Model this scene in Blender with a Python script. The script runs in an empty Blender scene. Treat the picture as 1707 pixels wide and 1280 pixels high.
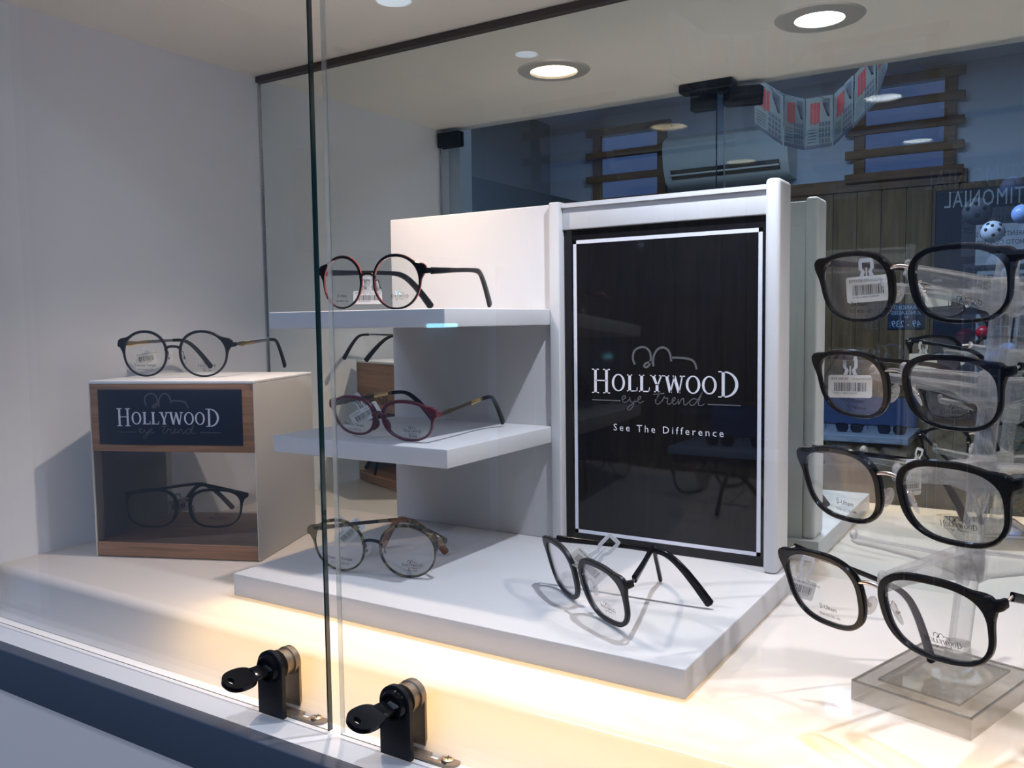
import bpy, bmesh, math, random
from mathutils import Vector, Matrix, Euler
S = bpy.context.scene
COL = S.collection
PI = math.pi
R = math.radians
random.seed(7)

# ------------------------------------------------------------------ camera
cam_d = bpy.data.cameras.new('camera'); cam = bpy.data.objects.new('camera', cam_d); COL.objects.link(cam)
F_PX = 1437.6
cam_d.sensor_fit = 'HORIZONTAL'; cam_d.sensor_width = 36.0; cam_d.lens = 36.0 * F_PX / 1707.0
cam_d.clip_start = 0.01; cam_d.clip_end = 60
YAW, PITCH, ROLL = 0.56327, -0.07199, -0.01347
_f = Vector((-math.sin(YAW) * math.cos(PITCH), math.cos(YAW) * math.cos(PITCH), math.sin(PITCH)))
_r = Vector((math.cos(YAW), math.sin(YAW), 0)); _u = _r.cross(_f)
_r2 = _r * math.cos(ROLL) + _u * math.sin(ROLL); _u2 = _u * math.cos(ROLL) - _r * math.sin(ROLL)
cam.matrix_world = Matrix(((_r2.x, _u2.x, -_f.x, 0), (_r2.y, _u2.y, -_f.y, 0), (_r2.z, _u2.z, -_f.z, 0.2296), (0, 0, 0, 1)))
S.camera = cam

# ------------------------------------------------------------------ world, exposure, colour
w = bpy.data.worlds.new('world'); S.world = w; w.use_nodes = True
w.node_tree.nodes['Background'].inputs[0].default_value = (0.32, 0.52, 1.0, 1)
w.node_tree.nodes['Background'].inputs[1].default_value = 0.06
S.view_settings.view_transform = 'Standard'; S.view_settings.look = 'None'
S.view_settings.exposure = 0.32; S.view_settings.gamma = 1.0; S.view_settings.use_curve_mapping = False
cy = S.cycles
cy.max_bounces = 24; cy.diffuse_bounces = 5; cy.glossy_bounces = 10; cy.transmission_bounces = 14
cy.transparent_max_bounces = 64; cy.caustics_reflective = True; cy.caustics_refractive = True
cy.sample_clamp_indirect = 3.0; cy.blur_glossy = 0.3; cy.use_denoising = True

# ------------------------------------------------------------------ dimensions of the place (metres)
GY = 0.400      # outer face of the glass doors
MY = 0.7834     # mirror plane
WX = -0.8723    # left wall
CZ = 0.5455     # cabinet ceiling
RX = 0.62       # right wall

# ------------------------------------------------------------------ lamps the place has, then the added shop fill lights
def spot(name, loc, power, col, size=150, blend=0.7, rad=0.014):
    l = bpy.data.lights.new(name, 'SPOT'); l.energy = power; l.color = col; l.spot_size = R(size); l.spot_blend = blend
    l.shadow_soft_size = rad
    o = bpy.data.objects.new(name, l); COL.objects.link(o); o.location = loc
    return o
LAMPS = [(-0.5458, 0.594, (1.0, 0.78, 0.62), 1.35, 104), (-0.2206, 0.600, (0.86, 0.90, 1.0), 1.45, 122), (0.106, 0.600, (1.0, 0.88, 0.84), 1.3, 122)]
for x, y, c, p, sz in LAMPS:
    spot('downlight_beam', (x, y, CZ + 0.0025), p * 5.2, c, sz, .85, 0.006)
SHOP_CEIL = 1.5
def area(name, loc, rot, sx, sy, power, col):
    l = bpy.data.lights.new(name, 'AREA'); l.shape = 'RECTANGLE'; l.size = sx; l.size_y = sy; l.energy = power; l.color = col
    o = bpy.data.objects.new(name, l); COL.objects.link(o); o.location = loc; o.rotation_euler = rot
    return o
area('shop_fill_light', (-0.3, -0.9, SHOP_CEIL - 0.03), (0, 0, 0), 1.2, 0.3, 8, (0.62, 0.76, 1.0))  # added fill for the shop ambient, placed out of view
area('shop_fill_light', (-1.0, -1.6, SHOP_CEIL - 0.03), (0, 0, 0), 1.2, 0.3, 33, (0.50, 0.66, 1.0))

# ------------------------------------------------------------------ materials
def M(name):
    m = bpy.data.materials.new(name); m.use_nodes = True
    return m, m.node_tree.nodes, m.node_tree.links, m.node_tree.nodes['Principled BSDF']
def plain(name, col, rough=0.5, metal=0.0, spec=0.5, coat=0.0, emit=None, es=0.0, bump=0.0, scale=200, var=0.0):
    m, n, l, b = M(name)
    b.inputs['Base Color'].default_value = (*col, 1); b.inputs['Roughness'].default_value = rough
    b.inputs['Metallic'].default_value = metal; b.inputs['Specular IOR Level'].default_value = spec
    b.inputs['Coat Weight'].default_value = coat; b.inputs['Coat Roughness'].default_value = 0.05
    if emit: b.inputs['Emission Color'].default_value = (*emit, 1); b.inputs['Emission Strength'].default_value = es
    if bump or var:
        tc = n.new('ShaderNodeTexCoord'); nz = n.new('ShaderNodeTexNoise'); nz.inputs['Scale'].default_value = scale
        nz.inputs['Detail'].default_value = 4
        l.new(tc.outputs['Object'], nz.inputs['Vector'])
        if bump:
            bp = n.new('ShaderNodeBump'); bp.inputs['Strength'].default_value = bump; bp.inputs['Distance'].default_value = 0.001
            l.new(nz.outputs['Fac'], bp.inputs['Height']); l.new(bp.outputs['Normal'], b.inputs['Normal'])
        if var:
            mx = n.new('ShaderNodeMix'); mx.data_type = 'RGBA'
            mx.inputs[6].default_value = (*[c * (1 - var) for c in col], 1); mx.inputs[7].default_value = (*[min(1, c * (1 + var)) for c in col], 1)
            l.new(nz.outputs['Fac'], mx.inputs[0]); l.new(mx.outputs[2], b.inputs['Base Color'])
    return m
def wood(name, c1, c2, stretch=(2, 60, 60), scale=3.0, rough=0.5, dist=2.0, coat=0.0):
    m, n, l, b = M(name)
    tc = n.new('ShaderNodeTexCoord'); mp = n.new('ShaderNodeMapping'); mp.inputs['Scale'].default_value = stretch
    nz = n.new('ShaderNodeTexNoise'); nz.inputs['Scale'].default_value = scale; nz.inputs['Detail'].default_value = 6; nz.inputs['Distortion'].default_value = dist
    cr = n.new('ShaderNodeValToRGB'); cr.color_ramp.elements[0].color = (*c1, 1); cr.color_ramp.elements[1].color = (*c2, 1)
    cr.color_ramp.elements[0].position = 0.35; cr.color_ramp.elements[1].position = 0.7
    l.new(tc.outputs['Object'], mp.inputs['Vector']); l.new(mp.outputs['Vector'], nz.inputs['Vector'])
    l.new(nz.outputs['Fac'], cr.inputs['Fac']); l.new(cr.outputs['Color'], b.inputs['Base Color'])
    b.inputs['Roughness'].default_value = rough; b.inputs['Coat Weight'].default_value = coat
    return m
def glassy(name, tint=(0.96, 0.985, 0.98), ior=1.45, rough=0.0, haze=0.0, refl=(1, 1, 1), boost=1.0):
    """clear sheet: fresnel mix of straight-through and mirror-like reflection"""
    m, n, l, b = M(name); n.remove(b); out = n['Material Output']
    tr = n.new('ShaderNodeBsdfTransparent'); tr.inputs[0].default_value = (*tint, 1)
    gl = n.new('ShaderNodeBsdfGlossy'); gl.inputs['Roughness'].default_value = rough; gl.inputs['Color'].default_value = (*refl, 1)
    fr = n.new('ShaderNodeFresnel'); fr.inputs['IOR'].default_value = ior
    mx = n.new('ShaderNodeMixShader')
    ge = n.new('ShaderNodeNewGeometry'); ma = n.new('ShaderNodeMix'); ma.data_type = 'FLOAT'
    # same reflectance from either side of the sheet
    fr2 = n.new('ShaderNodeFresnel'); fr2.inputs['IOR'].default_value = 1.0 / ior
    lw = n.new('ShaderNodeLayerWeight'); lw.inputs['Blend'].default_value = 0.5
    pw = n.new('ShaderNodeMath'); pw.operation = 'POWER'; pw.inputs[1].default_value = 4.2; l.new(lw.outputs['Facing'], pw.inputs[0])
    f0 = ((ior - 1) / (ior + 1)) ** 2
    mu = n.new('ShaderNodeMath'); mu.operation = 'MULTIPLY_ADD'; mu.inputs[1].default_value = (1 - f0); mu.inputs[2].default_value = f0 * boost
    l.new(pw.outputs[0], mu.inputs[0]); n.remove(fr); n.remove(fr2); n.remove(ge); n.remove(ma)
    l.new(mu.outputs[0], mx.inputs[0]); l.new(tr.outputs[0], mx.inputs[1]); l.new(gl.outputs[0], mx.inputs[2])
    last = mx
    if haze:
        df = n.new('ShaderNodeBsdfDiffuse'); df.inputs[0].default_value = (0.9, 0.9, 0.92, 1)
        m2 = n.new('ShaderNodeMixShader'); m2.inputs[0].default_value = haze
        l.new(mx.outputs[0], m2.inputs[1]); l.new(df.outputs[0], m2.inputs[2]); last = m2
    l.new(last.outputs[0], out.inputs['Surface'])
    return m

WHITE = plain('white_laminate', (0.76, 0.75, 0.745), 0.38, bump=0.03, scale=900)
WALLW = plain('painted_cabinet_white', (0.80, 0.83, 0.90), 0.5, bump=0.05, scale=300)
CEILM = plain('cabinet_ceiling_white', (0.88, 0.83, 0.76), 0.45, bump=0.03, scale=300)
STANDW = plain('stand_white', (0.525, 0.525, 0.54), 0.42, bump=0.05, scale=1500)
DARKTRIM = plain('dark_brown_trim', (0.045, 0.032, 0.028), 0.6)
CHROME = plain('chrome', (0.55, 0.58, 0.6), 0.18, metal=1.0, bump=0.6, scale=500)
SLATE = plain('slate_blue_paint', (0.065, 0.08, 0.112), 0.5, bump=0.04, scale=500)
CREAM = plain('cream_panel', (0.88, 0.76, 0.70), 0.5)
BLACKP = plain('black_plastic', (0.006, 0.006, 0.008), 0.13, spec=.16)
BLACKM = plain('black_matte', (0.010, 0.011, 0.014), 0.40, spec=.2)
POSTER = plain('black_glossy_poster', (0.007, 0.007, 0.009), 0.06, spec=0.32)
LABELB = plain('navy_black_label', (0.006, 0.008, 0.020), 0.35)
PRINTW = plain('white_print', (0.62, 0.62, 0.68), 0.4)
PRINTG = plain('grey_print', (0.085, 0.085, 0.09), 0.4)
PRINTG2 = plain('light_grey_print', (0.095, 0.095, 0.105), 0.4)
INK = plain('black_ink', (0.012, 0.012, 0.012), 0.6)
PAPER = plain('white_tag_paper', (0.78, 0.76, 0.72), 0.6)
TAGP = glassy('milky_tag_plastic', (0.8, 0.8, 0.8), 1.4, 0.2, haze=0.55)
BARC = plain('barcode_ink', (0.02, 0.02, 0.02), 0.6)
WOODB = wood('oak_wood_box', (0.20, 0.095, 0.045), (0.36, 0.19, 0.10), (3, 90, 90), 2.0, 0.5, 0.8)
PINE = wood('pine_panel', (0.12, 0.068, 0.022), (0.24, 0.135, 0.05), (12, 12, 1.2), 2.0, 0.6, 1.0)
PINED = wood('dark_pine_slat', (0.13, 0.062, 0.025), (0.24, 0.115, 0.045), (2, 20, 20), 2.0, 0.6, 1.0)
GLASS = glassy('clear_door_glass', (0.965, 0.98, 0.985), 1.5)
GEDGE = plain('green_glass_edge', (0.004, 0.022, 0.024), 0.08, spec=0.7)
GEDGE2 = glassy('clear_glass_edge', (0.55, 0.60, 0.58), 1.5, 0.15, haze=0.22)
LENS = glassy('demo_lens', (0.965, 0.975, 0.965), 1.5, haze=0.012, refl=(1, 0.9, 0.95), boost=1.0)
PADM = glassy('clear_silicone', (0.85, 0.85, 0.85), 1.45, 0.1, haze=0.22, boost=2)
ROSE = plain('rose_silver_metal', (0.78, 0.66, 0.58), 0.22, metal=1.0)
GOLD = plain('gold_metal', (0.80, 0.55, 0.25), 0.25, metal=1.0)
STEEL = plain('silver_metal', (0.55, 0.52, 0.50), 0.25, metal=1.0)
BRONZE = plain('worn_bronze_metal', (0.26, 0.20, 0.14), 0.42, metal=0.85, bump=0.3, scale=400)
BRASS = plain('brass_screw_metal', (0.75, 0.55, 0.30), 0.3, metal=1.0)
RED = plain('translucent_red_acetate', (0.30, 0.035, 0.035), 0.2, coat=0.5)
BURG = plain('burgundy_acetate', (0.085, 0.012, 0.022), 0.3, coat=0.3)
DMET = plain('dark_patterned_metal', (0.09, 0.075, 0.055), 0.35, metal=0.7, var=.6, scale=600)
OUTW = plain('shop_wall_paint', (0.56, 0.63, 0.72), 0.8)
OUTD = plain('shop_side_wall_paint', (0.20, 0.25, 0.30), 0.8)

def tortoise():
    m, n, l, b = M('tortoiseshell')
    tc = n.new('ShaderNodeTexCoord'); nz = n.new('ShaderNodeTexNoise'); nz.inputs['Scale'].default_value = 130; nz.inputs['Detail'].default_value = 2
    cr = n.new('ShaderNodeValToRGB'); cr.color_ramp.elements[0].position = 0.46; cr.color_ramp.elements[1].position = 0.6
    cr.color_ramp.elements[0].color = (0.012, 0.011, 0.010, 1); cr.color_ramp.elements[1].color = (0.15, 0.115, 0.06, 1)
    l.new(tc.outputs['Object'], nz.inputs['Vector']); l.new(nz.outputs['Fac'], cr.inputs['Fac']); l.new(cr.outputs['Color'], b.inputs['Base Color'])
    b.inputs['Roughness'].default_value = 0.25; b.inputs['Coat Weight'].default_value = 0.3
    return m
TORT = tortoise()
TORTB = plain('amber_tortoise_tip', (0.16, 0.05, 0.015), 0.25, coat=0.3, var=0.9, scale=120)

def mirror_mat():
    m, n, l, b = M('mirror_silver'); n.remove(b)
    g = n.new('ShaderNodeBsdfGlossy'); g.inputs['Roughness'].default_value = 0.0; g.inputs['Color'].default_value = (0.82, 0.87, 0.84, 1)
    l.new(g.outputs[0], n['Material Output'].inputs['Surface']); return m
MIRROR = mirror_mat()
def acrylic_floor():
    m, n, l, b = M('lit_white_acrylic'); n.remove(b)
    d = n.new('ShaderNodeBsdfDiffuse'); d.inputs[0].default_value = (0.78, 0.74, 0.73, 1)
    t = n.new('ShaderNodeBsdfTranslucent'); t.inputs[0].default_value = (0.95, 0.88, 0.72, 1)
    g = n.new('ShaderNodeBsdfGlossy'); g.inputs['Roughness'].default_value = 0.05
    a = n.new('ShaderNodeMixShader'); a.inputs[0].default_value = 0.30
    lw = n.new('ShaderNodeFresnel'); lw.inputs['IOR'].default_value = 1.45
    c = n.new('ShaderNodeMixShader')
    l.new(d.outputs[0], a.inputs[1]); l.new(t.outputs[0], a.inputs[2])
    l.new(lw.outputs[0], c.inputs[0]); l.new(a.outputs[0], c.inputs[1]); l.new(g.outputs[0], c.inputs[2])
    l.new(c.outputs[0], n['Material Output'].inputs['Surface']); return m
ACRYF = acrylic_floor()
def acrylic_clear():
    m, n, l, b = M('clear_acrylic'); n.remove(b)
    g = n.new('ShaderNodeBsdfGlass'); g.inputs['IOR'].default_value = 1.45; g.inputs['Roughness'].default_value = 0.0; g.inputs['Color'].default_value = (0.97, 0.97, 0.97, 1)
    t = n.new('ShaderNodeBsdfTransparent'); t.inputs[0].default_value = (0.985, 0.985, 0.985, 1)
    d = n.new('ShaderNodeBsdfDiffuse'); d.inputs[0].default_value = (0.9, 0.86, 0.86, 1)
    a = n.new('ShaderNodeMixShader'); a.inputs[0].default_value = 0.60
    c = n.new('ShaderNodeMixShader'); c.inputs[0].default_value = 0.065
    l.new(g.outputs[0], a.inputs[1]); l.new(t.outputs[0], a.inputs[2]); l.new(a.outputs[0], c.inputs[1]); l.new(d.outputs[0], c.inputs[2])
    l.new(c.outputs[0], n['Material Output'].inputs['Surface']); return m
ACRYL = acrylic_clear()
ACRYE = glassy('grey_acrylic_edge', (0.60, 0.58, 0.55), 1.5, 0.05, haze=0.06, boost=1.5)
ACRYT = glassy('clear_acrylic_sheet', (0.95, 0.945, 0.93), 1.5, 0.02, haze=0.015, boost=1.3)
def emis(name, col, s):
    m, n, l, b = M(name); n.remove(b)
    e = n.new('ShaderNodeEmission'); e.inputs[0].default_value = (*col, 1); e.inputs[1].default_value = s
    l.new(e.outputs[0], n['Material Output'].inputs['Surface']); return m

# ------------------------------------------------------------------ mesh helpers
class MB:
    def __init__(s): s.v = []; s.f = []; s.mi = []; s.sm = []
    def add(s, vs, fs, mi=0, smooth=False, mat=None):
        o = len(s.v)
        s.v += [tuple(mat @ Vector(p)) if mat else tuple(p) for p in vs]
        s.f += [tuple(i + o for i in f) for f in fs]; s.mi += [mi] * len(fs); s.sm += [smooth] * len(fs)
    def box(s, a, b, mi=0, mat=None):
        x0, y0, z0 = a; x1, y1, z1 = b
        s.add([(x0, y0, z0), (x1, y0, z0), (x1, y1, z0), (x0, y1, z0), (x0, y0, z1), (x1, y0, z1), (x1, y1, z1), (x0, y1, z1)],
              [(0, 3, 2, 1), (4, 5, 6, 7), (0, 1, 5, 4), (1, 2, 6, 5), (2, 3, 7, 6), (3, 0, 4, 7)], mi, False, mat)
    def rbox(s, a, b, r, mi=0, mat=None, seg=3):
        bm = bmesh.new(); bmesh.ops.create_cube(bm, size=1)
        for v in bm.verts: v.co = Vector([a[i] + (b[i] - a[i]) * (v.co[i] + .5) for i in range(3)])
        bmesh.ops.bevel(bm, geom=bm.edges[:], offset=r, segments=seg, affect='EDGES', profile=0.5)
        bm.verts.index_update()
        s.add([v.co[:] for v in bm.verts], [[v.index for v in f.verts] for f in bm.faces], mi, True, mat); bm.free()
    def tube(s, pts, rad, n=8, mi=0, cap=True, mat=None, flat=1.0):
        """round (or flattened) tube along pts; rad may be a list"""
        pts = [Vector(p) for p in pts]; rr = rad if isinstance(rad, (list, tuple)) else [rad] * len(pts)
        vs = []; prev = None
        for i, p in enumerate(pts):
            t = (pts[min(i + 1, len(pts) - 1)] - pts[max(i - 1, 0)]).normalized()
            if prev is None:
                a = Vector((0, 0, 1)) if abs(t.z) < .9 else Vector((1, 0, 0)); u = t.cross(a).normalized()
            else: u = (prev - t * prev.dot(t)).normalized()
            prev = u; v = t.cross(u)
            for k in range(n):
                an = 2 * PI * k / n; vs.append(p + (u * math.cos(an) + v * math.sin(an) * flat) * rr[i])
        fs = [(i * n + k, i * n + (k + 1) % n, (i + 1) * n + (k + 1) % n, (i + 1) * n + k) for i in range(len(pts) - 1) for k in range(n)]
        if cap: fs += [tuple(range(n))[::-1], tuple((len(pts) - 1) * n + k for k in range(n))]
        s.add(vs, fs, mi, True, mat)
    def sweep(s, pts, ups, hw, hh, mi=0, mat=None):
        """rounded-rectangle section swept along pts; hw, hh half sizes (lists), ups = direction of hh"""
        pts = [Vector(p) for p in pts]; vs = []; n = 12
        for i, p in enumerate(pts):
            t = (pts[min(i + 1, len(pts) - 1)] - pts[max(i - 1, 0)]).normalized()
            side = t.cross(Vector(ups[i])).normalized(); up = side.cross(t).normalized()
            for k in range(n):
                an = 2 * PI * (k + .5) / n; c, q = math.cos(an), math.sin(an)
                e = 0.5
                vs.append(p + side * hw[i] * math.copysign(abs(c) ** e, c) + up * hh[i] * math.copysign(abs(q) ** e, q))
        fs = [(i * n + k, i * n + (k + 1) % n, (i + 1) * n + (k + 1) % n, (i + 1) * n + k) for i in range(len(pts) - 1) for k in range(n)]
        fs += [tuple(range(n))[::-1], tuple((len(pts) - 1) * n + k for k in range(n))]
        s.add(vs, fs, mi, True, mat)
    def prism(s, poly, y0, y1, mi=0, mat=None, smooth=False):
        """poly in (x,z); extruded along y"""
        n = len(poly)
        vs = [(p[0], y0, p[1]) for p in poly] + [(p[0], y1, p[1]) for p in poly]
        s.add(vs, [tuple(range(n)), tuple(range(2 * n - 1, n - 1, -1))], mi, False, mat)
        s.add(vs, [(k, k + n, (k + 1) % n + n, (k + 1) % n) for k in range(n)], mi, smooth, mat)
    def lathe(s, prof, c=(0, 0, 0), n=40, mi=0, mat=None, sx=1, sy=1):
        vs = [(c[0] + r * math.cos(2 * PI * k / n) * sx, c[1] + r * math.sin(2 * PI * k / n) * sy, c[2] + z) for r, z in prof for k in range(n)]
        fs = [(i * n + k, i * n + (k + 1) % n, (i + 1) * n + (k + 1) % n, (i + 1) * n + k) for i in range(len(prof) - 1) for k in range(n)]
        s.add(vs, fs, mi, True, mat)
    def ball(s, c, r, mi=0, mat=None, nu=14, nv=8):
        r = r if isinstance(r, (tuple, list)) else (r, r, r)
        vs = []; 
        for i in range(nv + 1):
            a = PI * i / nv
            for k in range(nu): vs.append((c[0] + r[0] * math.sin(a) * math.cos(2 * PI * k / nu), c[1] + r[1] * math.sin(a) * math.sin(2 * PI * k / nu), c[2] + r[2] * math.cos(a)))
        fs = [(i * nu + k, i * nu + (k + 1) % nu, (i + 1) * nu + (k + 1) % nu, (i + 1) * nu + k) for i in range(nv) for k in range(nu)]
        s.add(vs, fs, mi, True, mat)
    def build(s, name, mats, parent=None, loc=None, rot=None):
        me = bpy.data.meshes.new(name); me.from_pydata(s.v, [], s.f); me.validate()
        for m in (mats if isinstance(mats, (list, tuple)) else [mats]): me.materials.append(m)
        if len(me.polygons) == len(s.mi):
            me.polygons.foreach_set('material_index', s.mi); me.polygons.foreach_set('use_smooth', s.sm)
        bm = bmesh.new(); bm.from_mesh(me); bmesh.ops.remove_doubles(bm, verts=bm.verts, dist=1e-7)
        bmesh.ops.recalc_face_normals(bm, faces=bm.faces); bm.to_mesh(me); bm.free()
        try: me.set_sharp_from_angle(angle=R(38))
        except Exception: pass
        o = bpy.data.objects.new(name, me); COL.objects.link(o)
        if parent: o.parent = parent
        if loc: o.location = loc
        if rot: o.rotation_euler = rot
        return o
def thing(name, label, cat, loc=(0, 0, 0), rot=(0, 0, 0), group=None):
    o = bpy.data.objects.new(name, None); COL.objects.link(o); o.empty_display_size = .02
    o.location = loc; o.rotation_euler = rot; o['label'] = label; o['category'] = cat
    if group: o['group'] = group
    return o
def tag(o, label, cat, group=None, kind=None):
    o['label'] = label; o['category'] = cat
    if group: o['group'] = group
    if kind: o['kind'] = kind
    return o
def struct(o, label=None):
    o['kind'] = 'structure'
    if label: o['label'] = label
    return o
def crom(pts, n=6, closed=False):
    pts = [Vector(p) for p in pts]; out = []; N = len(pts)
    rng = range(N) if closed else range(N - 1)
    for i in rng:
        if closed: p0, p1, p2, p3 = pts[i - 1], pts[i], pts[(i + 1) % N], pts[(i + 2) % N]
        else: p0, p1, p2, p3 = pts[max(i - 1, 0)], pts[i], pts[i + 1], pts[min(i + 2, N - 1)]
        for k in range(n):
            t = k / n
            out.append(.5 * ((2 * p1) + (p2 - p0) * t + (2 * p0 - 5 * p1 + 4 * p2 - p3) * t * t + (3 * p1 - p0 - 3 * p2 + p3) * t ** 3))
    if not closed: out.append(pts[-1])
    return out

# ---- flat lettering, in a local x-z plane, facing -y
def ribbon(mb, pts, wd, y=0.0, mi=0, sm=5):
    P = crom([(p[0], p[1], 0) for p in pts], sm) if len(pts) > 2 else [Vector((p[0], p[1], 0)) for p in pts]
    L = []; Rr = []
    for i, p in enumerate(P):
        t = (P[min(i + 1, len(P) - 1)] - P[max(i - 1, 0)]); t = t.normalized() if t.length > 1e-9 else Vector((1, 0, 0))
        nn = Vector((-t.y, t.x, 0)) * wd * .5; L.append(p + nn); Rr.append(p - nn)
    vs = [(q.x, y, q.y) for q in L] + [(q.x, y, q.y) for q in Rr]; n = len(P)
    mb.add(vs, [(i, i + 1, n + i + 1, n + i) for i in range(n - 1)], mi)
def poly(mb, pts, y=0.0, mi=0): mb.add([(p[0], y, p[1]) for p in pts], [tuple(range(len(pts)))], mi)
def ring(mb, cx, cz, rx, rz, tx, tz, y=0, n=28, a0=0, a1=2 * PI, mi=0):
    vs = []
    for k in range(n + 1):
        a = a0 + (a1 - a0) * k / n
        vs += [(cx + rx * math.cos(a), y, cz + rz * math.sin(a)), (cx + (rx - tx) * math.cos(a), y, cz + (rz - tz) * math.sin(a))]
    mb.add(vs, [(2 * k, 2 * k + 2, 2 * k + 3, 2 * k + 1) for k in range(n)], mi)
def serif_word(mb, x0, z0, width, y=0.0):
    """HOLLYWOOD in roman capitals, H and D taller; returns cap height"""
    adv = dict(H=.98, O=.70, L=.56, Y=.66, W=.92, D=.92)
    word = 'HOLLYWOOD'; tot = sum(adv[c] for c in word); k = width / tot; x = x0
    for i, c in enumerate(word):
        big = c == 'H' or i == 8
        hgt = k * (1.08 if big else .74); base = z0 if big else z0 + k * .12; s = k * (1.0 if big else 1.0); a = adv[c] * k * .90
        t = .13 * k; q = .05 * k; sv = .07 * k
        def st(cx, zb=base, zt=None):     # stem with serifs
            zt = zt or base + hgt
            poly(mb, [(cx - t / 2, zb), (cx + t / 2, zb), (cx + t / 2, zt), (cx - t / 2, zt)], y)
        def sf(cx, z, ww=.17): poly(mb, [(cx - ww * k, z), (cx + ww * k, z), (cx + ww * k, z + q), (cx - ww * k, z + q)], y)
        if c == 'H':
            for cx in (x + .18 * k, x + a - .16 * k): st(cx); sf(cx, base); sf(cx, base + hgt - q)
            poly(mb, [(x + .18 * k, base + hgt * .5), (x + a - .16 * k, base + hgt * .5), (x + a - .16 * k, base + hgt * .5 + q), (x + .18 * k, base + hgt * .5 + q)], y)
        elif c == 'O': ring(mb, x + a / 2, base + hgt / 2, a / 2, hgt / 2 + .01 * k, .11 * k, .05 * k, y)
        elif c == 'L':
            st(x + .15 * k); sf(x + .15 * k, base + hgt - q, .12); poly(mb, [(x + .02 * k, base), (x + a, base), (x + a, base + q), (x + .02 * k, base + q)], y)
            poly(mb, [(x + a - q, base), (x + a, base), (x + a + .02 * k, base + .2 * k), (x + a - .01 * k, base + .2 * k)], y)
        elif c == 'Y':
            m = x + a / 2; st(m, base, base + hgt * .48); sf(m, base, .13); zt = base + hgt; zm = base + hgt * .42
            poly(mb, [(m - t / 2, zm), (m + t * .3, zm), (x + .18 * k, zt), (x + .04 * k, zt)], y); poly(mb, [(m, zm), (m + t / 2, zm), (x + a - .06 * k, zt), (x + a - .13 * k, zt)], y)
            sf(x + .11 * k, zt - q, .13); sf(x + a - .1 * k, zt - q, .11)
        elif c == 'W':
            zt = base + hgt; w4 = a / 4
            for j, (xa, xb, th) in enumerate(((.06 * k, w4 * 1.15, .13), (w4 * 2.05, w4 * 1.15, .06), (w4 * 1.95, w4 * 3.0, .13), (a - .06 * k, w4 * 3.0, .06))):
                th *= k; poly(mb, [(x + xb - th / 2, base), (x + xb + th / 2, base), (x + xa + th / 2, zt), (x + xa - th / 2, zt)], y)
            sf(x + .06 * k, zt - q, .13); sf(x + a - .06 * k, zt - q, .11)
        else:
            st(x + .2 * k); sf(x + .12 * k, base, .13); sf(x + .12 * k, base + hgt - q, .13)
            ring(mb, x + .24 * k, base + hgt / 2, a - .24 * k, hgt / 2, .13 * k, .06 * k, y, 20, -PI / 2, PI / 2)
        x += adv[c] * k
    return k
EMB = [[(.03, .18), (0, .45), (.02, .8), (.1, .98), (.2, .99), (.27, .8), (.29, .5), (.27, .2), (.22, .06), (.18, .12), (.22, .26), (.31, .3)],
       [(.33, .1), (.33, .5), (.38, .85), (.47, 1.0), (.56, .88), (.60, .6), (.61, .35)],
       [(.61, .52), (.75, .52), (.9, .46), (.97, .3), (1.0, .0)]]
def emblem(mb, x0, z0, w, h, t, y=0.0):
    for st in EMB: ribbon(mb, [(x0 + a * w, z0 + b * h) for a, b in st], t, y)
SCR = [[(0, .25), (.05, .42), (.09, .55), (.07, .7), (.02, .62), (.0, .35), (.04, .1), (.12, .15), (.19, .45)],          # e
       [(.19, .6), (.2, .25), (.25, .12), (.31, .3), (.34, .62), (.3, .1), (.24, -.4), (.16, -.62), (.14, -.4), (.26, .0), (.38, .3)],   # y
       [(.38, .28), (.44, .5), (.45, .68), (.41, .66), (.38, .35), (.43, .08), (.52, .3)],        # e
       [(.78, .35), (.86, .75), (.9, 1.25), (.84, .7), (.8, .2), (.86, .05), (.95, .4)], [(.74, .92), (1.0, 1.05)],  # t
       [(.95, .3), (1.0, .75), (1.02, .6), (1.08, .62), (1.07, .2), (1.12, .08), (1.18, .3)],     # r
       [(1.18, .28), (1.24, .5), (1.25, .68), (1.21, .66), (1.18, .35), (1.23, .08), (1.32, .4)], # e
       [(1.32, .6), (1.33, .1), (1.38, .5), (1.44, .66), (1.45, .15), (1.5, .1), (1.56, .4)],      # n
       [(1.74, .6), (1.66, .68), (1.58, .4), (1.6, .08), (1.68, .15), (1.76, .6), (1.86, 1.3), (1.79, .6), (1.77, .15), (1.84, .08), (1.9, .25)]]   # d
def script(mb, x0, z0, w, t, y=0.0):
    k = w / 1.9
    for st in SCR: ribbon(mb, [(x0 + a * k, z0 + b * k * .24) for a, b in st], t, y, sm=4)
_tc = {}
def text_into(mb, body, size, x0, z0, y=0.0, align='LEFT', mi=0, rot=0.0, sx=1.0, spacing=1.0, mat=None):
    """plain sans lettering from the built-in font, laid into mb as flat faces"""
    key = (body, align, spacing)
    if key not in _tc:
        cu = bpy.data.curves.new('lettering', 'FONT'); cu.body = body; cu.size = 1.0; cu.align_x = align; cu.resolution_u = 2; cu.space_character = spacing
        o = bpy.data.objects.new('lettering', cu); COL.objects.link(o)
        bpy.context.view_layer.update()
        me = bpy.data.meshes.new_from_object(o.evaluated_get(bpy.context.evaluated_depsgraph_get()))
        _tc[key] = ([v.co.copy() for v in me.vertices], [tuple(p.vertices) for p in me.polygons])
        bpy.data.objects.remove(o); bpy.data.curves.remove(cu); bpy.data.meshes.remove(me)
    vs, fs = _tc[key]; c, s_ = math.cos(rot), math.sin(rot)
    mb.add([(x0 + size * (v.x * sx * c - v.y * s_), y, z0 + size * (v.x * sx * s_ + v.y * c)) for v in vs], fs, mi, False, mat)
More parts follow.
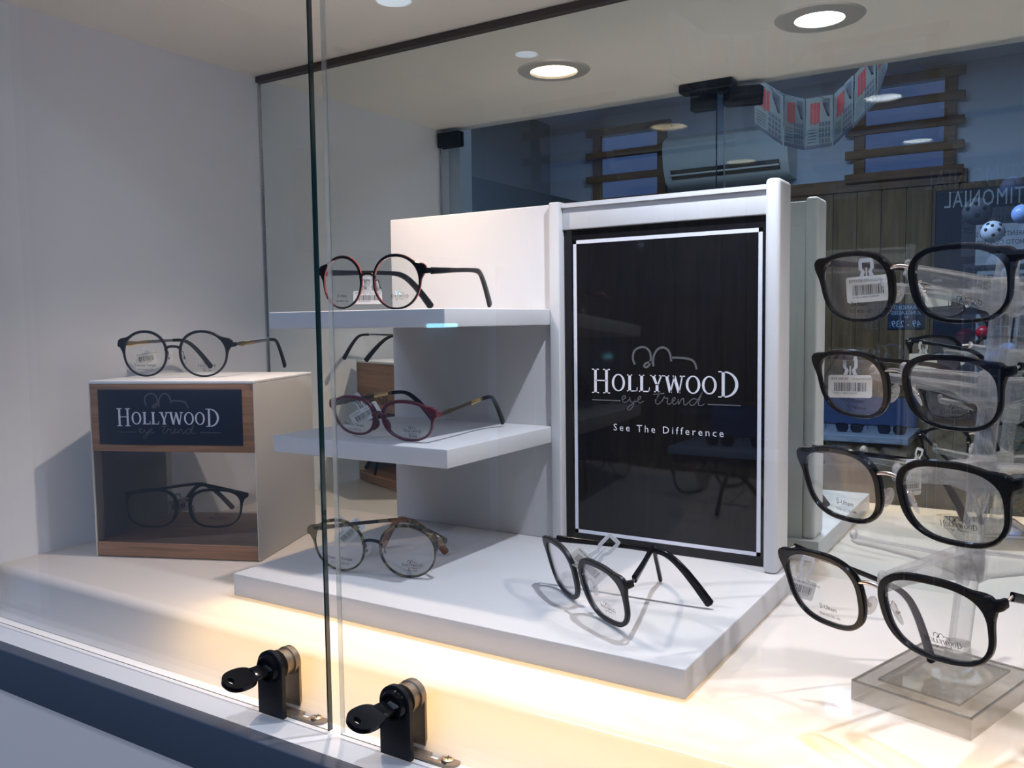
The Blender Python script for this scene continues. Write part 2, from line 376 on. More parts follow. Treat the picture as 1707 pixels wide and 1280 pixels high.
# ================================================================== THE CABINET
DE = 0.4289     # front edge of the raised floor
m = MB(); m.box((WX - .02, 0.375, -1.0), (WX, 0.80, CZ + .02)); struct(m.build('wall_left', WALLW))
m = MB(); m.box((RX, 0.375, -1.0), (RX + .02, 0.80, CZ + .02)); struct(m.build('wall_right', WALLW))
# ceiling with the round holes for the downlights
def ceiling_with_holes():
    x0, x1, y0, y1 = WX, RX, 0.383, 0.80; m = MB(); r = 0.036; n = 32; cuts = [x0]
    for x, y, c, p, sz in LAMPS: cuts += [x - .06, x + .06]
    cuts.append(x1)
    for i in range(0, len(cuts), 2): m.add([(cuts[i], y0, CZ), (cuts[i + 1], y0, CZ), (cuts[i + 1], y1, CZ), (cuts[i], y1, CZ)], [(0, 1, 2, 3)])
    for x, y, c, p, sz in LAMPS:
        vs = []
        for k in range(n):
            a = 2 * PI * (k + .5) / n; dx, dy = math.cos(a), math.sin(a)
            vs.append((x + r * dx, y + r * dy, CZ))
            tx = (0.06 / abs(dx)); ty = ((y1 - y) if dy > 0 else (y - y0)) / abs(dy)
            t = min(tx, ty); vs.append((x + dx * t, y + dy * t, CZ))
        fs = [(2 * k, 2 * k + 1, 2 * ((k + 1) % n) + 1, 2 * ((k + 1) % n)) for k in range(n)]
        m.add(vs, fs)
        for sx in (-1, 1):
            for yy in (y0, y1):   # corner fills
                ks = [k for k in range(n) if True]
        for (cx_, cy_) in ((x - .06, y0), (x + .06, y0), (x - .06, y1), (x + .06, y1)):
            best = sorted(range(n), key=lambda k: (Vector(vs[2 * k + 1]) - Vector((cx_, cy_, CZ))).length)
            # the two ring-out points on either side of the corner
            side = [k for k in range(n) if abs(vs[2 * k + 1][0] - cx_) < 1e-6]; top = [k for k in range(n) if abs(vs[2 * k + 1][1] - cy_) < 1e-6]
            if side and top:
                a = min(side, key=lambda k: abs(vs[2 * k + 1][1] - cy_)); b = min(top, key=lambda k: abs(vs[2 * k + 1][0] - cx_))
                m.add([vs[2 * a + 1], (cx_, cy_, CZ), vs[2 * b + 1]], [(0, 1, 2)])
    m.box((x0, y0, CZ + .05), (x1, y1, CZ + .07)); m.box((x0, y0 - .002, CZ), (x1, y0, CZ + .07))
    return m
struct(ceiling_with_holes().build('ceiling', CEILM))
# mirror wall at the back, its dark top channel and its bevelled left edge
m = MB(); m.box((WX, MY, -.03), (RX, MY + .005, CZ - .006)); struct(m.build('wall_back', MIRROR), 'mirror covering the back of the cabinet')
m = MB(); m.box((WX, MY - .005, CZ - .0075), (RX, MY + .004, CZ - .0005)); struct(m.build('trim_1', DARKTRIM), 'dark brown channel along the mirror top')
m = MB(); m.box((WX + .0002, MY - .0022, 0), (WX + .0022, MY - .0002, CZ - .008)); struct(m.build('trim_2', CHROME), 'sparkling bevelled mirror edge')
# raised floor: white acrylic light box with rounded front edge
prof = []
rr = 0.010
prof.append((MY, 0.0))
for k in range(7):
    a = PI / 2 * k / 6; prof.append((DE + rr - rr * math.sin(a), -rr + rr * math.cos(a)))
prof.append((0.4125, -.040))
m = MB(); n = len(prof)
vs = [(WX, y, z) for y, z in prof] + [(RX, y, z) for y, z in prof]
m.add(vs, [(k, k + 1, n + k + 1, n + k) for k in range(n - 1)], 0, True)
floor_o = struct(m.build('floor', ACRYF), 'raised white floor of the cabinet')
WARM = emis('warm_tube_glow', (1.0, 0.66, 0.30), 12)
m = MB(); m.tube([(-.585, .462, -.022), (.30, .462, -.022)], .006, 10)
lt = m.build('light_tube', WARM, floor_o)
m = MB(); m.box((WX, .405, -.052), (RX, MY, -.046)); struct(m.build('trim_3', WALLW), 'white bottom of the light box')
# low ledge the doors close on, slate fascia, gap and lower cupboard front
m = MB(); m.box((WX, .3775, -.0455), (RX, .4135, -.0405)); struct(m.build('trim_4', WHITE), 'white ledge below the glass doors')
m = MB(); m.rbox((WX - .02, .366, -.0745), (RX, .3775, -.0385), .0012); struct(m.build('trim_5', SLATE), 'slate blue front strip')
m = MB(); m.box((WX, .383, -.079), (RX, .392, -.0745)); struct(m.build('trim_6', DARKTRIM), 'dark gap below the slate strip')
m = MB(); m.box((WX - .02, .375, -1.0), (RX, .383, -.077)); m.box((WX, .383, -1.0), (RX, .39, -.079)); struct(m.build('trim_7', CREAM), 'cream cupboard front below')
m = MB(); m.box((WX - .02, .34, -1.0), (WX + .022, .374, CZ + .02)); struct(m.build('trim_8', plain('blue_lit_white_jamb', (.42, .52, .64), .5)), 'pale door jamb at the left end')  # white jamb; bluish light from outside is put into its colour

# ------------------------------------------------------------------ glass doors
def pane(name, x0, x1, label, clips):
    t = thing(name, label, 'glass door', ((x0 + x1) / 2, GY, -.0385))
    h = CZ - .006 + .0385; hw = (x1 - x0) / 2; th = .0046; b = .0006
    m = MB()
    m.add([(-hw + b, 0, b), (hw - b, 0, b), (hw - b, 0, h), (-hw + b, 0, h), (-hw + b, th, b), (hw - b, th, b), (hw - b, th, h), (-hw + b, th, h)], [(0, 1, 2, 3), (4, 7, 6, 5)], 0)
    m.build('pane', GLASS, t)
    for nm, xx, mt in (('right_edge', hw, GEDGE), ('left_edge', -hw, GEDGE2)):
        m = MB(); s = 1 if xx > 0 else -1
        m.add([(xx - s * b, 0, 0), (xx, b, 0), (xx, th - b, 0), (xx - s * b, th, 0), (xx - s * b, 0, h), (xx, b, h), (xx, th - b, h), (xx - s * b, th, h)],
              [(0, 1, 5, 4), (1, 2, 6, 5), (2, 3, 7, 6)], 0)
        e = m.build('pane_edge', mt, t); e['label'] = 'dark green polished edge' if s > 0 else 'pale clear polished edge'
    m = MB(); m.add([(-hw, 0, b), (hw, 0, b), (hw, .0010, b), (-hw, .0010, b)], [(0, 1, 2, 3)]); e = m.build('pane_edge', GEDGE, t); e['label'] = 'thin bottom edge, dark for the shadow gap'  # dark strip draws the shadow gap under the pane
    for (nm, a, c, dz, tilt) in clips:
        cx = (a + c) / 2 - (x0 + x1) / 2; m = MB()
        m.rbox((-(c - a) / 2, -.006, -.011), ((c - a) / 2, 0.0, .011), .002); m.rbox((-(c - a) / 2, th, -.011), ((c - a) / 2, .0118, .011), .002)
        m.rbox((-(c - a) / 2, -.006, .0105), ((c - a) / 2, .0118, .013), .001)
        m.build(nm, BLACKM, t, (cx, 0, h - .013 + dz), (0, tilt, 0))
    return t
pane('glass_door', WX + .003, -.3995, 'left glass display cabinet door with a dark green vertical edge', [('hinge', -.8688, -.826, 0, 0), ('catch_plate', -.4345, -.4005, -.001, 0)])
pane('glass_door', -.3893, RX - .003, 'right glass display cabinet door in front of the big black poster', [('catch_plate', -.3885, -.338, -.001, R(4))])
# double magnetic catch under the ceiling where the doors meet
t = thing('door_catch', 'black double door catch under the cabinet ceiling where the glass doors meet', 'door catch', (-.404, .425, CZ))
m = MB(); m.rbox((-.0375, -.013, -.012), (.0375, .013, 0), .003); m.build('catch_body', BLACKP, t)
for sx in (-.019, .019):
    m = MB(); m.lathe([(0, -.0165), (.006, -.0165), (.0068, -.0155), (.0068, -.011), (0.0, -.011)], (sx, -.002, 0), 20); m.build('magnet', BLACKM, t)

# ------------------------------------------------------------------ door locks with keys
def lock(x, label):
    """x = left edge of the outer plate"""
    t = thing('door_lock', label, 'lock', (x + .012, GY, -.0385), group='door locks')
    W2 = .012; Hh = .0455
    arch = [(-W2, 0), (W2, 0)] + [(W2 * math.cos(a), Hh - W2 + W2 * math.sin(a)) for a in [PI * k / 16 for k in range(17)]]
    m = MB(); m.prism(arch, -.0035, -.0003, 0); m.build('front_plate', BLACKM, t)
    zc = Hh - W2
    m = MB(); rot = Matrix.Translation((0, 0, zc)) @ Matrix.Rotation(PI / 2, 4, 'X')
    m.lathe([(0, .0022), (.0066, .0022), (.0072, .0042), (.0085, .0040), (.0098, .0012), (.0100, .0)], (0, 0, .0034), 32, 0, rot)
    cyl = m.build('cylinder', BLACKP, t)
    # bow and blade of the key; bow is a flat oval ring lying aslant
    k = MB(); kr = Matrix.Translation((0, -.0095, zc)) @ Matrix.Rotation(R(-8), 4, 'Z') @ Matrix.Rotation(R(20), 4, 'Y') 
    # key frame: -y is out of the lock, x is its width, z its thickness
    out = []; inn = []
    for i in range(36):
        a = 2 * PI * i / 36; rx = .0108 * (1 - .10 * math.cos(2 * a)); out.append((rx * math.cos(a), -.0175 + .0118 * math.sin(a)))
        inn.append((.0034 * math.cos(a), -.0240 + .0020 * math.sin(a)))
    vs = []
    for z in (-.0017, .0017): vs += [(p[0], p[1], z) for p in out] + [(p[0], p[1], z) for p in inn]
    n = 36; fs = []
    for i in range(n):
        j = (i + 1) % n
        fs += [(i, j, n + j, n + i), (2 * n + i, 3 * n + i, 3 * n + j, 2 * n + j), (i, 2 * n + i, 2 * n + j, j), (n + i, n + j, 3 * n + j, 3 * n + i)]
    k.add(vs, fs, 0, False, kr)
    k.rbox((-.0055, -.008, -.0022), (.0055, .001, .0022), .0008, 0, kr)
    key = k.build('key', BLACKP, cyl)
    k = MB(); k.box((-.0035, -.002, -.001), (.0035, .005, .001), 0, kr); k.build('key_blade', STEEL, cyl)
    # barrel behind the glass, rear strap and slotted foot with its screw
    m = MB(); rot2 = Matrix.Translation((0, .0047, zc)) @ Matrix.Rotation(-PI / 2, 4, 'X')
    m.lathe([(0, 0), (.0098, 0), (.0098, .002), (.0088, .0025), (.0088, .0065), (.0100, .007), (.0100, .0095), (0, .0095)], (0, 0, 0), 28, 0, rot2); m.build('barrel', BRONZE, t)
    m = MB(); W3 = .0098
    arch2 = [(-W3, -.0005), (W3, -.0005)] + [(W3 * math.cos(a), zc + W3 * math.sin(a)) for a in [PI * q / 14 for q in range(15)]]
    m.prism(arch2, .0143, .0163, 0); m.build('rear_strap', BRONZE, t)
    m = MB(); z0 = -.0018; z1 = 0
    m.box((-.012, .0047, z0), (.016, .0168, z1)); m.box((.016, .0047, z0), (.024, .0075, z1)); m.box((.016, .0140, z0), (.024, .0168, z1)); m.box((.024, .0047, z0), (.032, .0168, z1))
    m.lathe([(.00605, z0), (.00605, z1), (0, z1)], (.032, .01075, 0), 24); m.build('foot_plate', BRONZE, t)
    m = MB(); m.lathe([(.0036, -.0002), (.0036, .0006), (.002, .0013), (0, .0015)], (.030, .01075, 0), 20); sc_ = m.build('screw', BRASS, t); sc_['label'] = 'brass cross-head screw'
    m = MB(); m.box((-.0022, -.0004, .0013), (.0022, .0004, .0017)); m.box((-.0004, -.0022, .0013), (.0004, .0022, .0017)); m.build('cross_slot', INK, sc_, (.030, .01075, 0), (0, 0, .5))
    return t
lock(-.4622, 'black door lock with a key on the left glass door')
lock(-.3515, 'black door lock with a key on the right glass door')

# ------------------------------------------------------------------ downlights
def downlight(x, y, col, s, label, ri=.029):
    t = thing('downlight', label, 'downlight', (x, y, CZ), group='cabinet ceiling downlights')
    m = MB(); m.lathe([(ri, .0002), (ri + .001, -.0026), (.044, -.0018), (.0465, 0.0004), (.0465, .001)], n=56); m.build('trim_ring', plain('ring_enamel', (.60, .57, .53), .3, metal=.3), t)
    m = MB(); m.lathe([(ri, .0002), (ri, .004), (ri * .93, .012), (ri * .8, .022)], n=48)
    m.build('reflector', plain('bright_reflector', (.9, .88, .84), .25, metal=.8, emit=col, es=s * .25), t)
    m = MB()
    vs = [(0, 0, .0165)]; n = 48
    for ring_i, rr_ in enumerate((ri * .27, ri * .55, ri * .86)):
        for k in range(n): vs.append((rr_ * math.cos(2 * PI * k / n), rr_ * math.sin(2 * PI * k / n), .012 + (.0018 if (k + ring_i) % 2 else 0)))
    fs = [(0, 1 + k, 1 + (k + 1) % n) for k in range(n)]
    for q in range(2): fs += [(1 + q * n + k, 1 + q * n + (k + 1) % n, 1 + (q + 1) * n + (k + 1) % n, 1 + (q + 1) * n + k) for k in range(n)]
    m.add(vs, fs); m.build('lamp_lens', emis('lamp_lens_glow', col, s), t)
    return t
downlight(*LAMPS[0][:2], (1.0, .78, .52), 6, 'warm recessed downlight above the white shelves, seen in the mirror')
downlight(*LAMPS[1][:2], (.93, .94, 1.0), 14, 'cool white recessed downlight above the black poster, seen in the mirror', .0245)
downlight(*LAMPS[2][:2], (1.0, .9, .8), 8, 'recessed downlight above the clear eyewear rack')

# ------------------------------------------------------------------ display stand
t = thing('display_stand', 'white display stand with two side shelves, a tall framed black poster and a broad base', 'display stand', (-.39, .62, 0))
def P(a, b, r=.0008): # world box -> local rounded box
    m = MB(); m.rbox((a[0] + .39, a[1] - .62, a[2]), (b[0] + .39, b[1] - .62, b[2]), r); return m
P((-.5867, .481, .0008), (-.1833, .742, .0197)).build('base', STANDW, t)
P((-.601, .7139, .0197), (-.4035, .727, .3389), .001).build('back_panel', STANDW, t)
for z0, z1 in ((.2261, .241), (.1143, .1297)):
    P((-.601, .543, z0), (-.4043, .7137, z1)).build('shelf', STANDW, t)
P((-.4045, .7085, .0197), (-.3937, .736, .3401), .0012).build('left_post', STANDW, t)
P((-.2004, .7005, .0197), (-.1885, .736, .3415), .0035).build('right_post', STANDW, t)
P((-.3939, .7150, .3145), (-.2003, .730, .3385), .0008).build('top_rail', STANDW, t)
m = MB(); m.box((-.3939 + .39, .7125 - .62, .3345), (-.2003 + .39, .7150 - .62, .3385)); m.build('rail_lip', STANDW, t)
P((-.3939, .7275, .0197), (-.2003, .7345, .3150), .0005).build('rear_board', STANDW, t)
ps = P((-.3937, .7180, .0199), (-.2005, .7215, .3146), .0003).build('poster', POSTER, t)
yp = .7180 - .62 - .0003
m = MB()
X0, X1, Z0, Z1, tw = -.3838 + .39, -.2070 + .39, .0285, .3043, .0034
for a, b, c, d in ((X0, X1, Z1 - tw, Z1), (X0, X1, Z0, Z0 + tw), (X0, X0 + tw, Z0, Z1), (X1 - tw, X1, Z0, Z1)): poly(m, [(a, c), (b, c), (b, d), (a, d)], yp)
m.build('border_line', PRINTW, ps)
m = MB(); serif_word(m, -.3652 + .39, .1625, .1405, yp); o = m.build('lettering', PRINTW, ps)
m = MB(); emblem(m, -.3235 + .39, .1862, .060, .0190, .0020, yp); m.build('emblem', PRINTG2, ps)
m = MB(); script(m, -.3345 + .39, .1540, .078, .0009, yp)
for a, b in ((-.365, -.336), (-.2535, -.2245)): poly(m, [(a + .39, .1556), (b + .39, .1556), (b + .39, .1567), (a + .39, .1567)], yp)
m.build('script_lettering', PRINTG2, ps)
m = MB(); text_into(m, 'See The Difference', .0092, -.3435 + .39, .1285, yp, spacing=1.42); m.build('slogan', PRINTW, ps)
# the base's own hidden cable spots are not visible; nothing more here

# ------------------------------------------------------------------ wooden display box
bx = thing('display_box', 'white topped display box with wooden front and dark name label, open below', 'display box', (-.7285, .5295, 0.0004), (0, 0, math.atan2(.067, .161)))
BW, BD, BH = .0875, .140, .1765     # half width, depth, height; local y from 0 (front) to BD
m = MB(); m.rbox((-BW, 0, BH - .003), (BW, BD, BH), .0006); m.build('top_panel', WHITE, bx)
for sx in (-1, 1):
    m = MB(); a, b = sorted((sx * BW, sx * (BW - .0012))); m.rbox((a, 0, .0), (b, BD, BH - .003), .0006); m.build('side_panel', plain('side_panel_grey', (.50, .48, .45), .45), bx)
m = MB(); m.rbox((-BW + .0012, .0008, .1065), (BW - .0012, .0128, BH - .003), .0004); wf = m.build('front_board', WOODB, bx)
m = MB(); m.rbox((-BW + .0012, BD - .013, .1065), (BW - .0012, BD - .0008, BH - .003), .0004); wb_ = m.build('rear_board', WOODB, bx)
m = MB(); m.rbox((-BW + .0012, .0008, .0012), (BW - .0012, BD - .0008, .0150), .0005); m.build('floor_board', WOODB, bx)
m = MB(); m.box((-BW + .0035, .0128, .1065), (BW - .0035, BD - .013, .1100)); m.build('inner_ceiling', WOODB, bx)
m = MB(); m.box((-BW + .0014, .0018, .0152), (BW - .0014, .0034, .1064)); m.build('smoked_pane', glassy('smoked_clear_plastic', (.78, .77, .775), 1.45, 0.0, haze=.01), bx)
m = MB(); m.box((-BW + .0013, .0135, .0152), (-BW + .0022, BD - .0135, .1064)); m.build('side_lining', plain('dark_grey_lining', (.17, .16, .16), .6), bx)
m = MB(); m.rbox((-.0775, -.0004, .1135), (.0745, .0010, .1680), .0002); lb = m.build('name_label', LABELB, bx)
yp = -.0006
m = MB(); serif_word(m, -.0575, .1318, .1100, yp); m.build('lettering', PRINTW, lb)
m = MB(); emblem(m, -.0265, .1495, .0455, .0145, .0016, yp); m.build('emblem', PRINTG, lb)
m = MB(); script(m, -.034, .1245, .060, .0007, yp)
for a, b in ((-.0575, -.037), (.031, .0525)): poly(m, [(a, .1258), (b, .1258), (b, .1265), (a, .1265)], yp)
m.build('script_lettering', PRINTG, lb)
m = MB(); text_into(m, 'Calvin Klein Jeans', .0178, 0, 0, 0, 'CENTER', sx=.88)
o = m.build('lettering', INK, wb_, (-.002, BD + .0001, .117), (0, 0, PI))
# ================================================================== EYEGLASSES
TYPES = dict(
    sq=dict(cx=36.0, hw=26.5, hh=20.5, n=2.75, skew=.055, E=(70, 17), w0=2.5, win=2.0, wtop=.8, wE=6.0, aE=R(31), sE=.27, d=3.6, bz=9.0, bh=3.4, br=1.15, eh=3.4),
    rd=dict(cx=34.0, hw=25.0, hh=23.3, n=2.12, skew=.02, E=(68.5, 13), w0=1.7, win=.3, wtop=.9, wE=8.2, aE=R(24), sE=.24, d=3.0, bz=5.5, bh=2.6, br=1.5, eh=2.9),
    ov=dict(cx=33.5, hw=26.0, hh=17.6, n=2.3, skew=.06, E=(68, 10.5), w0=1.7, win=2.2, wtop=.8, wE=6.5, aE=R(24), sE=.27, d=3.4, bz=4.0, bh=1.6, br=2.0, eh=2.8))
def wrapy(x): return .001 * x * x
def lens_outline(T, s, n=72):
    pts = []
    for k in range(n):
        a = 2 * PI * k / n; c, q = math.cos(a), math.sin(a); e = 2 / T['n']
        z = T['hh'] * math.copysign(abs(q) ** e, q); x = T['hw'] * math.copysign(abs(c) ** e, c)
        x *= 1 + T['skew'] * z / T['hh']
        if z > 0: z *= (1 - .06 * (x / T['hw'] + 1) * .5)
        pts.append((T['cx'] + x, z))
    nr = []
    for k in range(n):
        a, b = pts[k - 1], pts[(k + 1) % n]; tx, tz = b[0] - a[0], b[1] - a[1]; L = math.hypot(tx, tz); nr.append((tz / L, -tx / L))
    return [(s * x, z) for x, z in pts], [(s * x, z) for x, z in nr]
def glasses(kind, label, loc, eul, sc, fm=BLACKP, back=None, bm=STEEL, tm=BLACKP, tipm=None, fold=(0, 0), pitch=(0, 0), rest=None, tw=(1.0, 1.0),
            pads=True, pin=False, left_text=('β-Ultem', '9206 52□20-140'), model_text=None, cat='eyeglasses', lens=None, name='eyeglasses', tlen=1.0, thin_temple=False, group=None, logo=True, metal_part=None, wk=1.0):
    T = TYPES[kind]; k_ = .001
    if rest is not None:   # let the rims stand on the surface
        Mr = Euler([R(a) for a in eul]).to_matrix(); lowest = 9
        for s in (-1, 1):
            for (x, z), (nx, nz) in zip(*lens_outline(T, s, 72)):
                wd = T['w0'] * wk + T['wtop'] * max(0, z / T['hh'])
                for y in (-T['d'] * .4, T['d'] * .4): lowest = min(lowest, (Mr @ Vector((x + nx * wd, wrapy(x) + y, z + nz * wd))).z * k_ * sc)
        loc = (loc[0], loc[1], max(rest) - lowest)
    t = thing(name, label, cat, loc, tuple(R(a) for a in eul), group); t.scale = (sc, sc, sc)
    Mw = Matrix.Translation(loc) @ Euler([R(a) for a in eul]).to_matrix().to_4x4() @ Matrix.Diagonal((sc, sc, sc, 1))
    lens = lens or LENS
    # front frame: both rims and end pieces in one mesh
    m = MB(); n = 72; d = T['d']
    for s in (-1, 1):
        pts, nr = lens_outline(T, s, n); vs = []
        for i in range(n):
            a = 2 * PI * i / n; da = math.atan2(math.sin(a - T['aE']), math.cos(a - T['aE']))
            di = math.atan2(math.sin(a - PI * .97), math.cos(a - PI * .97))
            wd = T['w0'] * wk + T['wE'] * math.exp(-(da / T['sE']) ** 2) + T['win'] * math.exp(-(di / .75) ** 2) + T['wtop'] * max(0, math.sin(a))
            dd = d * (1 - .15 * (1 - math.sin(a)) / 2)
            for o, y in ((0, -dd / 2 + .35), (.35, -dd / 2), (wd - .7, -dd / 2), (wd, -dd / 2 + .7), (wd, dd / 2 - .7), (wd - .7, dd / 2), (.35, dd / 2), (0, dd / 2 - .35)):
                x = pts[i][0] + nr[i][0] * o; z = pts[i][1] + nr[i][1] * o; vs.append((x * k_, (wrapy(x) + y) * k_, z * k_))
        for j in range(8):
            fs = [(i * 8 + j, i * 8 + (j + 1) % 8, ((i + 1) % n) * 8 + (j + 1) % 8, ((i + 1) % n) * 8 + j) for i in range(n)]
            m.add(vs, fs, 1 if (back and j in (3, 4, 5, 6, 7)) else 0, True)
        ex, ez = T['E']; y0 = wrapy(ex - 5)
        m.sweep([((s * (ex - 7)) * k_, y0 * k_, (ez - 3.2) * k_), (s * (ex - 2.5) * k_, (y0 + .4) * k_, (ez - 3.2) * k_), (s * (ex - .9) * k_, (y0 + 2.5) * k_, (ez - 3.2) * k_), (s * (ex - .7) * k_, (y0 + 6.0) * k_, (ez - 3.3) * k_)],
                [(0, 0, 1)] * 4, [1.5 * k_, 1.7 * k_, 1.5 * k_, 1.3 * k_], [T['eh'] * k_, T['eh'] * .95 * k_, T['eh'] * .85 * k_, T['eh'] * .7 * k_])
    m.build('front_frame', [fm, back or fm], t)
    # lenses
    for s in (-1, 1):
        pts, nr = lens_outline(T, s, n); m = MB(); vs = []; fr = (0.0, .35, .7, 1.01)
        for y in (-.55, .55):
            for f in fr[1:]:
                for i in range(n):
                    x = s * T['cx'] + (pts[i][0] - s * T['cx']) * f; z = pts[i][1] * f; vs.append((x * k_, (wrapy(x) + y) * k_, z * k_))
            vs.append((s * T['cx'] * k_, (wrapy(T['cx']) + y) * k_, 0))
        fs = []
        for q in range(2):
            o = q * (3 * n + 1)
            for r_ in range(2): fs += [(o + r_ * n + i, o + r_ * n + (i + 1) % n, o + (r_ + 1) * n + (i + 1) % n, o + (r_ + 1) * n + i) for i in range(n)]
            fs += [(o + 3 * n, o + i, o + (i + 1) % n) for i in range(n)]
        m.add(vs, fs, 0, True); lo = m.build('lens', lens, t)
        pm = MB()
        if s > 0 and logo:
            cx, cz = 38.0, -T['hh'] * .62
            serif_word(pm, cx - 10, cz, 20.0); emblem(pm, cx - 4.2, cz + 3.2, 8.4, 2.7, .34)
            script(pm, cx - 4.5, cz - 1.6, 9, .15)
            for a in (-8.5, 5): ribbon(pm, [(cx + a, cz - 1.2), (cx + a + 3.5, cz - 1.2)], .12)
            if model_text: text_into(pm, model_text, 2.8, cx, cz - 4.6, 0, 'CENTER')
        elif s < 0 and left_text:
            cx, cz = -34.0, -T['hh'] * .60
            text_into(pm, left_text[0], 3.9, cx, cz, 0, 'CENTER'); text_into(pm, left_text[1], 2.3, cx, cz - 4.3, 0, 'CENTER')
        if pm.v:
            pm.v = [(x * k_, (wrapy(x) - .68) * k_, z * k_) for x, y, z in pm.v]
            pm.build('lens_print', INK, lo)
    # bridge
    m = MB(); xi = T['cx'] - T['hw'] - .2; bz = T['bz']; pts = crom([(-xi - .3, .3, bz - 2.0), (-xi + 2.0, -.1, bz + T['bh'] * .5), (0, -.6, bz + T['bh']), (xi - 2.0, -.1, bz + T['bh'] * .5), (xi + .3, .3, bz - 2.0)], 5)
    m.tube([p * k_ for p in pts], T['br'] * k_, 10); m.build('bridge', bm, t)
    # nose pads
    if pads:
        for s in (-1, 1):
            m = MB(); rm = Matrix.Translation((s * 8.2 * k_, 6.5 * k_, -5.5 * k_)) @ Matrix.Rotation(s * R(-24), 4, 'Y') @ Matrix.Rotation(s * R(28), 4, 'Z')
            m.ball((0, 0, 0), (1.1 * k_, 3.6 * k_, 7.0 * k_), 0, rm); pd = m.build('nose_pad', PADM, t)
            m = MB(); m.tube([p * k_ for p in crom([(s * (xi + .4), 1.2, 1.5), (s * (xi - .2), 4.5, 2.0), (s * (xi + .2), 6.0, -2.0), (s * 9.3, 6.5, -5.5)], 4)], .42 * k_, 6)
            m.ball((s * 9.0 * k_, 6.5 * k_, -5.5 * k_), 1.4 * k_, 0, None, 10, 6)
            m.build('pad_arm', bm, pd)
    else:
        for s in (-1, 1):
            m = MB(); m.tube([p * k_ for p in crom([(s * (xi + 1.2), .8, -1), (s * (xi - .6), 3.6, -5), (s * (xi + .1), 4.4, -9), (s * (xi + 3.2), 1.4, -13)], 4)], [a * k_ for a in [1, 1.6, 2.0, 2.3, 2.4, 2.4, 2.3, 2.2, 2.0, 1.7, 1.4, 1.1, .9]], 8)
            m.build('nose_pad', fm, t)
    # temples
    for q, s in enumerate((-1, 1)):
        ex, ez = T['E']; hx, hy, hz = s * (ex - .9), wrapy(ex - 5) + 6.2, ez - 3.4
        fo = R(fold[q]); D = Vector((-s * math.sin(fo), math.cos(fo), 0))
        if pin:
            pp = MB(); pp.tube([(hx * k_, (hy - .5) * k_, hz * k_), ((hx + D.x * 3) * k_, (hy + D.y * 3) * k_, hz * k_), ((hx + D.x * 7.5) * k_, (hy + D.y * 7.5) * k_, hz * k_)], .8 * k_, 8); pp.build('hinge', bm, t)
            hx += D.x * 6.5; hy += D.y * 6.5
        base = [(0, 0), (20, 0), (45, 0), (70, .2), (88, 1.2), (98, 4.6), (107, 11.8), (115.5, 21), (124, 31.5), (128.5, 37.5)]
        C0 = crom([(a * tlen, b, 0) for a, b in base], 4)
        def pt(sv, dv, p): return Vector((hx + D.x * (sv * math.cos(p) - dv * math.sin(p)), hy + D.y * (sv * math.cos(p) - dv * math.sin(p)), hz - (sv * math.sin(p) + dv * math.cos(p))))
        p = R(pitch[q])
        if rest is not None:
            lo_, hi_ = R(-25), R(50); tip = C0[-1]
            for _ in range(30):
                p = (lo_ + hi_) / 2
                zz = min((Mw @ (pt(c.x, c.y + (3.2 if not thin_temple else 3.7) * tw[0], p) * k_)).z for c in C0[-14:])
                if zz > rest[q]: lo_ = p
                else: hi_ = p
        L = C0[-1].x; side = Vector((D.y, -D.x, 0)) * s
        P3 = []; hh_ = []; ww = []; ups = []
        for i, c in enumerate(C0):
            u = c.x / L; bow = .8 * math.sin(PI * min(1, u)) * 2.0 - 4.5 * max(0, u - .72) / .28
            P3.append((pt(c.x, c.y, p) + side * bow) * k_)
            if thin_temple: h_ = 1.5 + (1.0 if .02 < u < .12 else 0) + .6 * math.sin(PI * min(1, u / .6)) + (1.5 * max(0, (u - .68) / .32) if u > .68 else 0)
            else: h_ = 2.35 - .7 * min(1, u / .35) + 1.45 * max(0, (u - .6) / .4)
            if i == len(C0) - 1: h_ *= .6
            hh_.append(h_ * k_ * tw[0]); ww.append((1.15 if not thin_temple else .8) * k_ * tw[1] * (1 + .4 * max(0, u - .6)))
            dn = (C0[min(i + 1, len(C0) - 1)] - C0[max(i - 1, 0)]).normalized()
            ups.append((0, 0, 1) if abs(dn.y) < .2 else tuple((Vector((0, 0, 1)) * dn.x + D * dn.y)))
        cut = next(i for i, c in enumerate(C0) if c.x / L > .56)
        if tipm or thin_temple:
            m = MB(); m.sweep(P3[:cut + 1], ups[:cut + 1], ww[:cut + 1], hh_[:cut + 1]); tp = m.build('temple', tm, t)
            m = MB(); m.sweep(P3[cut:], ups[cut:], [a * 1.5 for a in ww[cut:]], [max(a * 1.15, 1.9 * k_) for a in hh_[cut:]]); m.build('temple_tip', tipm or BLACKP, tp)
            if metal_part:
                m = MB(); c2 = next(i for i, c in enumerate(C0) if c.x / L > metal_part[0]); c3 = next(i for i, c in enumerate(C0) if c.x / L > metal_part[1])
                m.sweep(P3[c2:c3 + 1], ups[c2:c3 + 1], [a * 1.12 for a in ww[c2:c3 + 1]], [a * 1.12 for a in hh_[c2:c3 + 1]]); o = m.build('temple_inlay', GOLD, tp); o['label'] = 'gold inlay on the temple'
        else:
            m = MB(); m.sweep(P3, ups, ww, hh_); m.build('temple', tm, t)
    return t
glasses('sq', 'black square eyeglasses held topmost on the clear rack', (-.075, .538, .247), (13.3, 1, -29.5), .95, BLACKP, bm=ROSE, pin=True, left_text=('β-Ultem', '9212 48□21-140'), fold=(18, 14), pitch=(16, 16))
glasses('sq', 'black square eyeglasses held second from the top on the clear rack', (-.078, .545, .1875), (13.5, 1, -30), .95, BLACKP, bm=STEEL, pin=True, left_text=('β-Ultem', '9212 48□21-140'), fold=(18, 14), pitch=(18, 18))
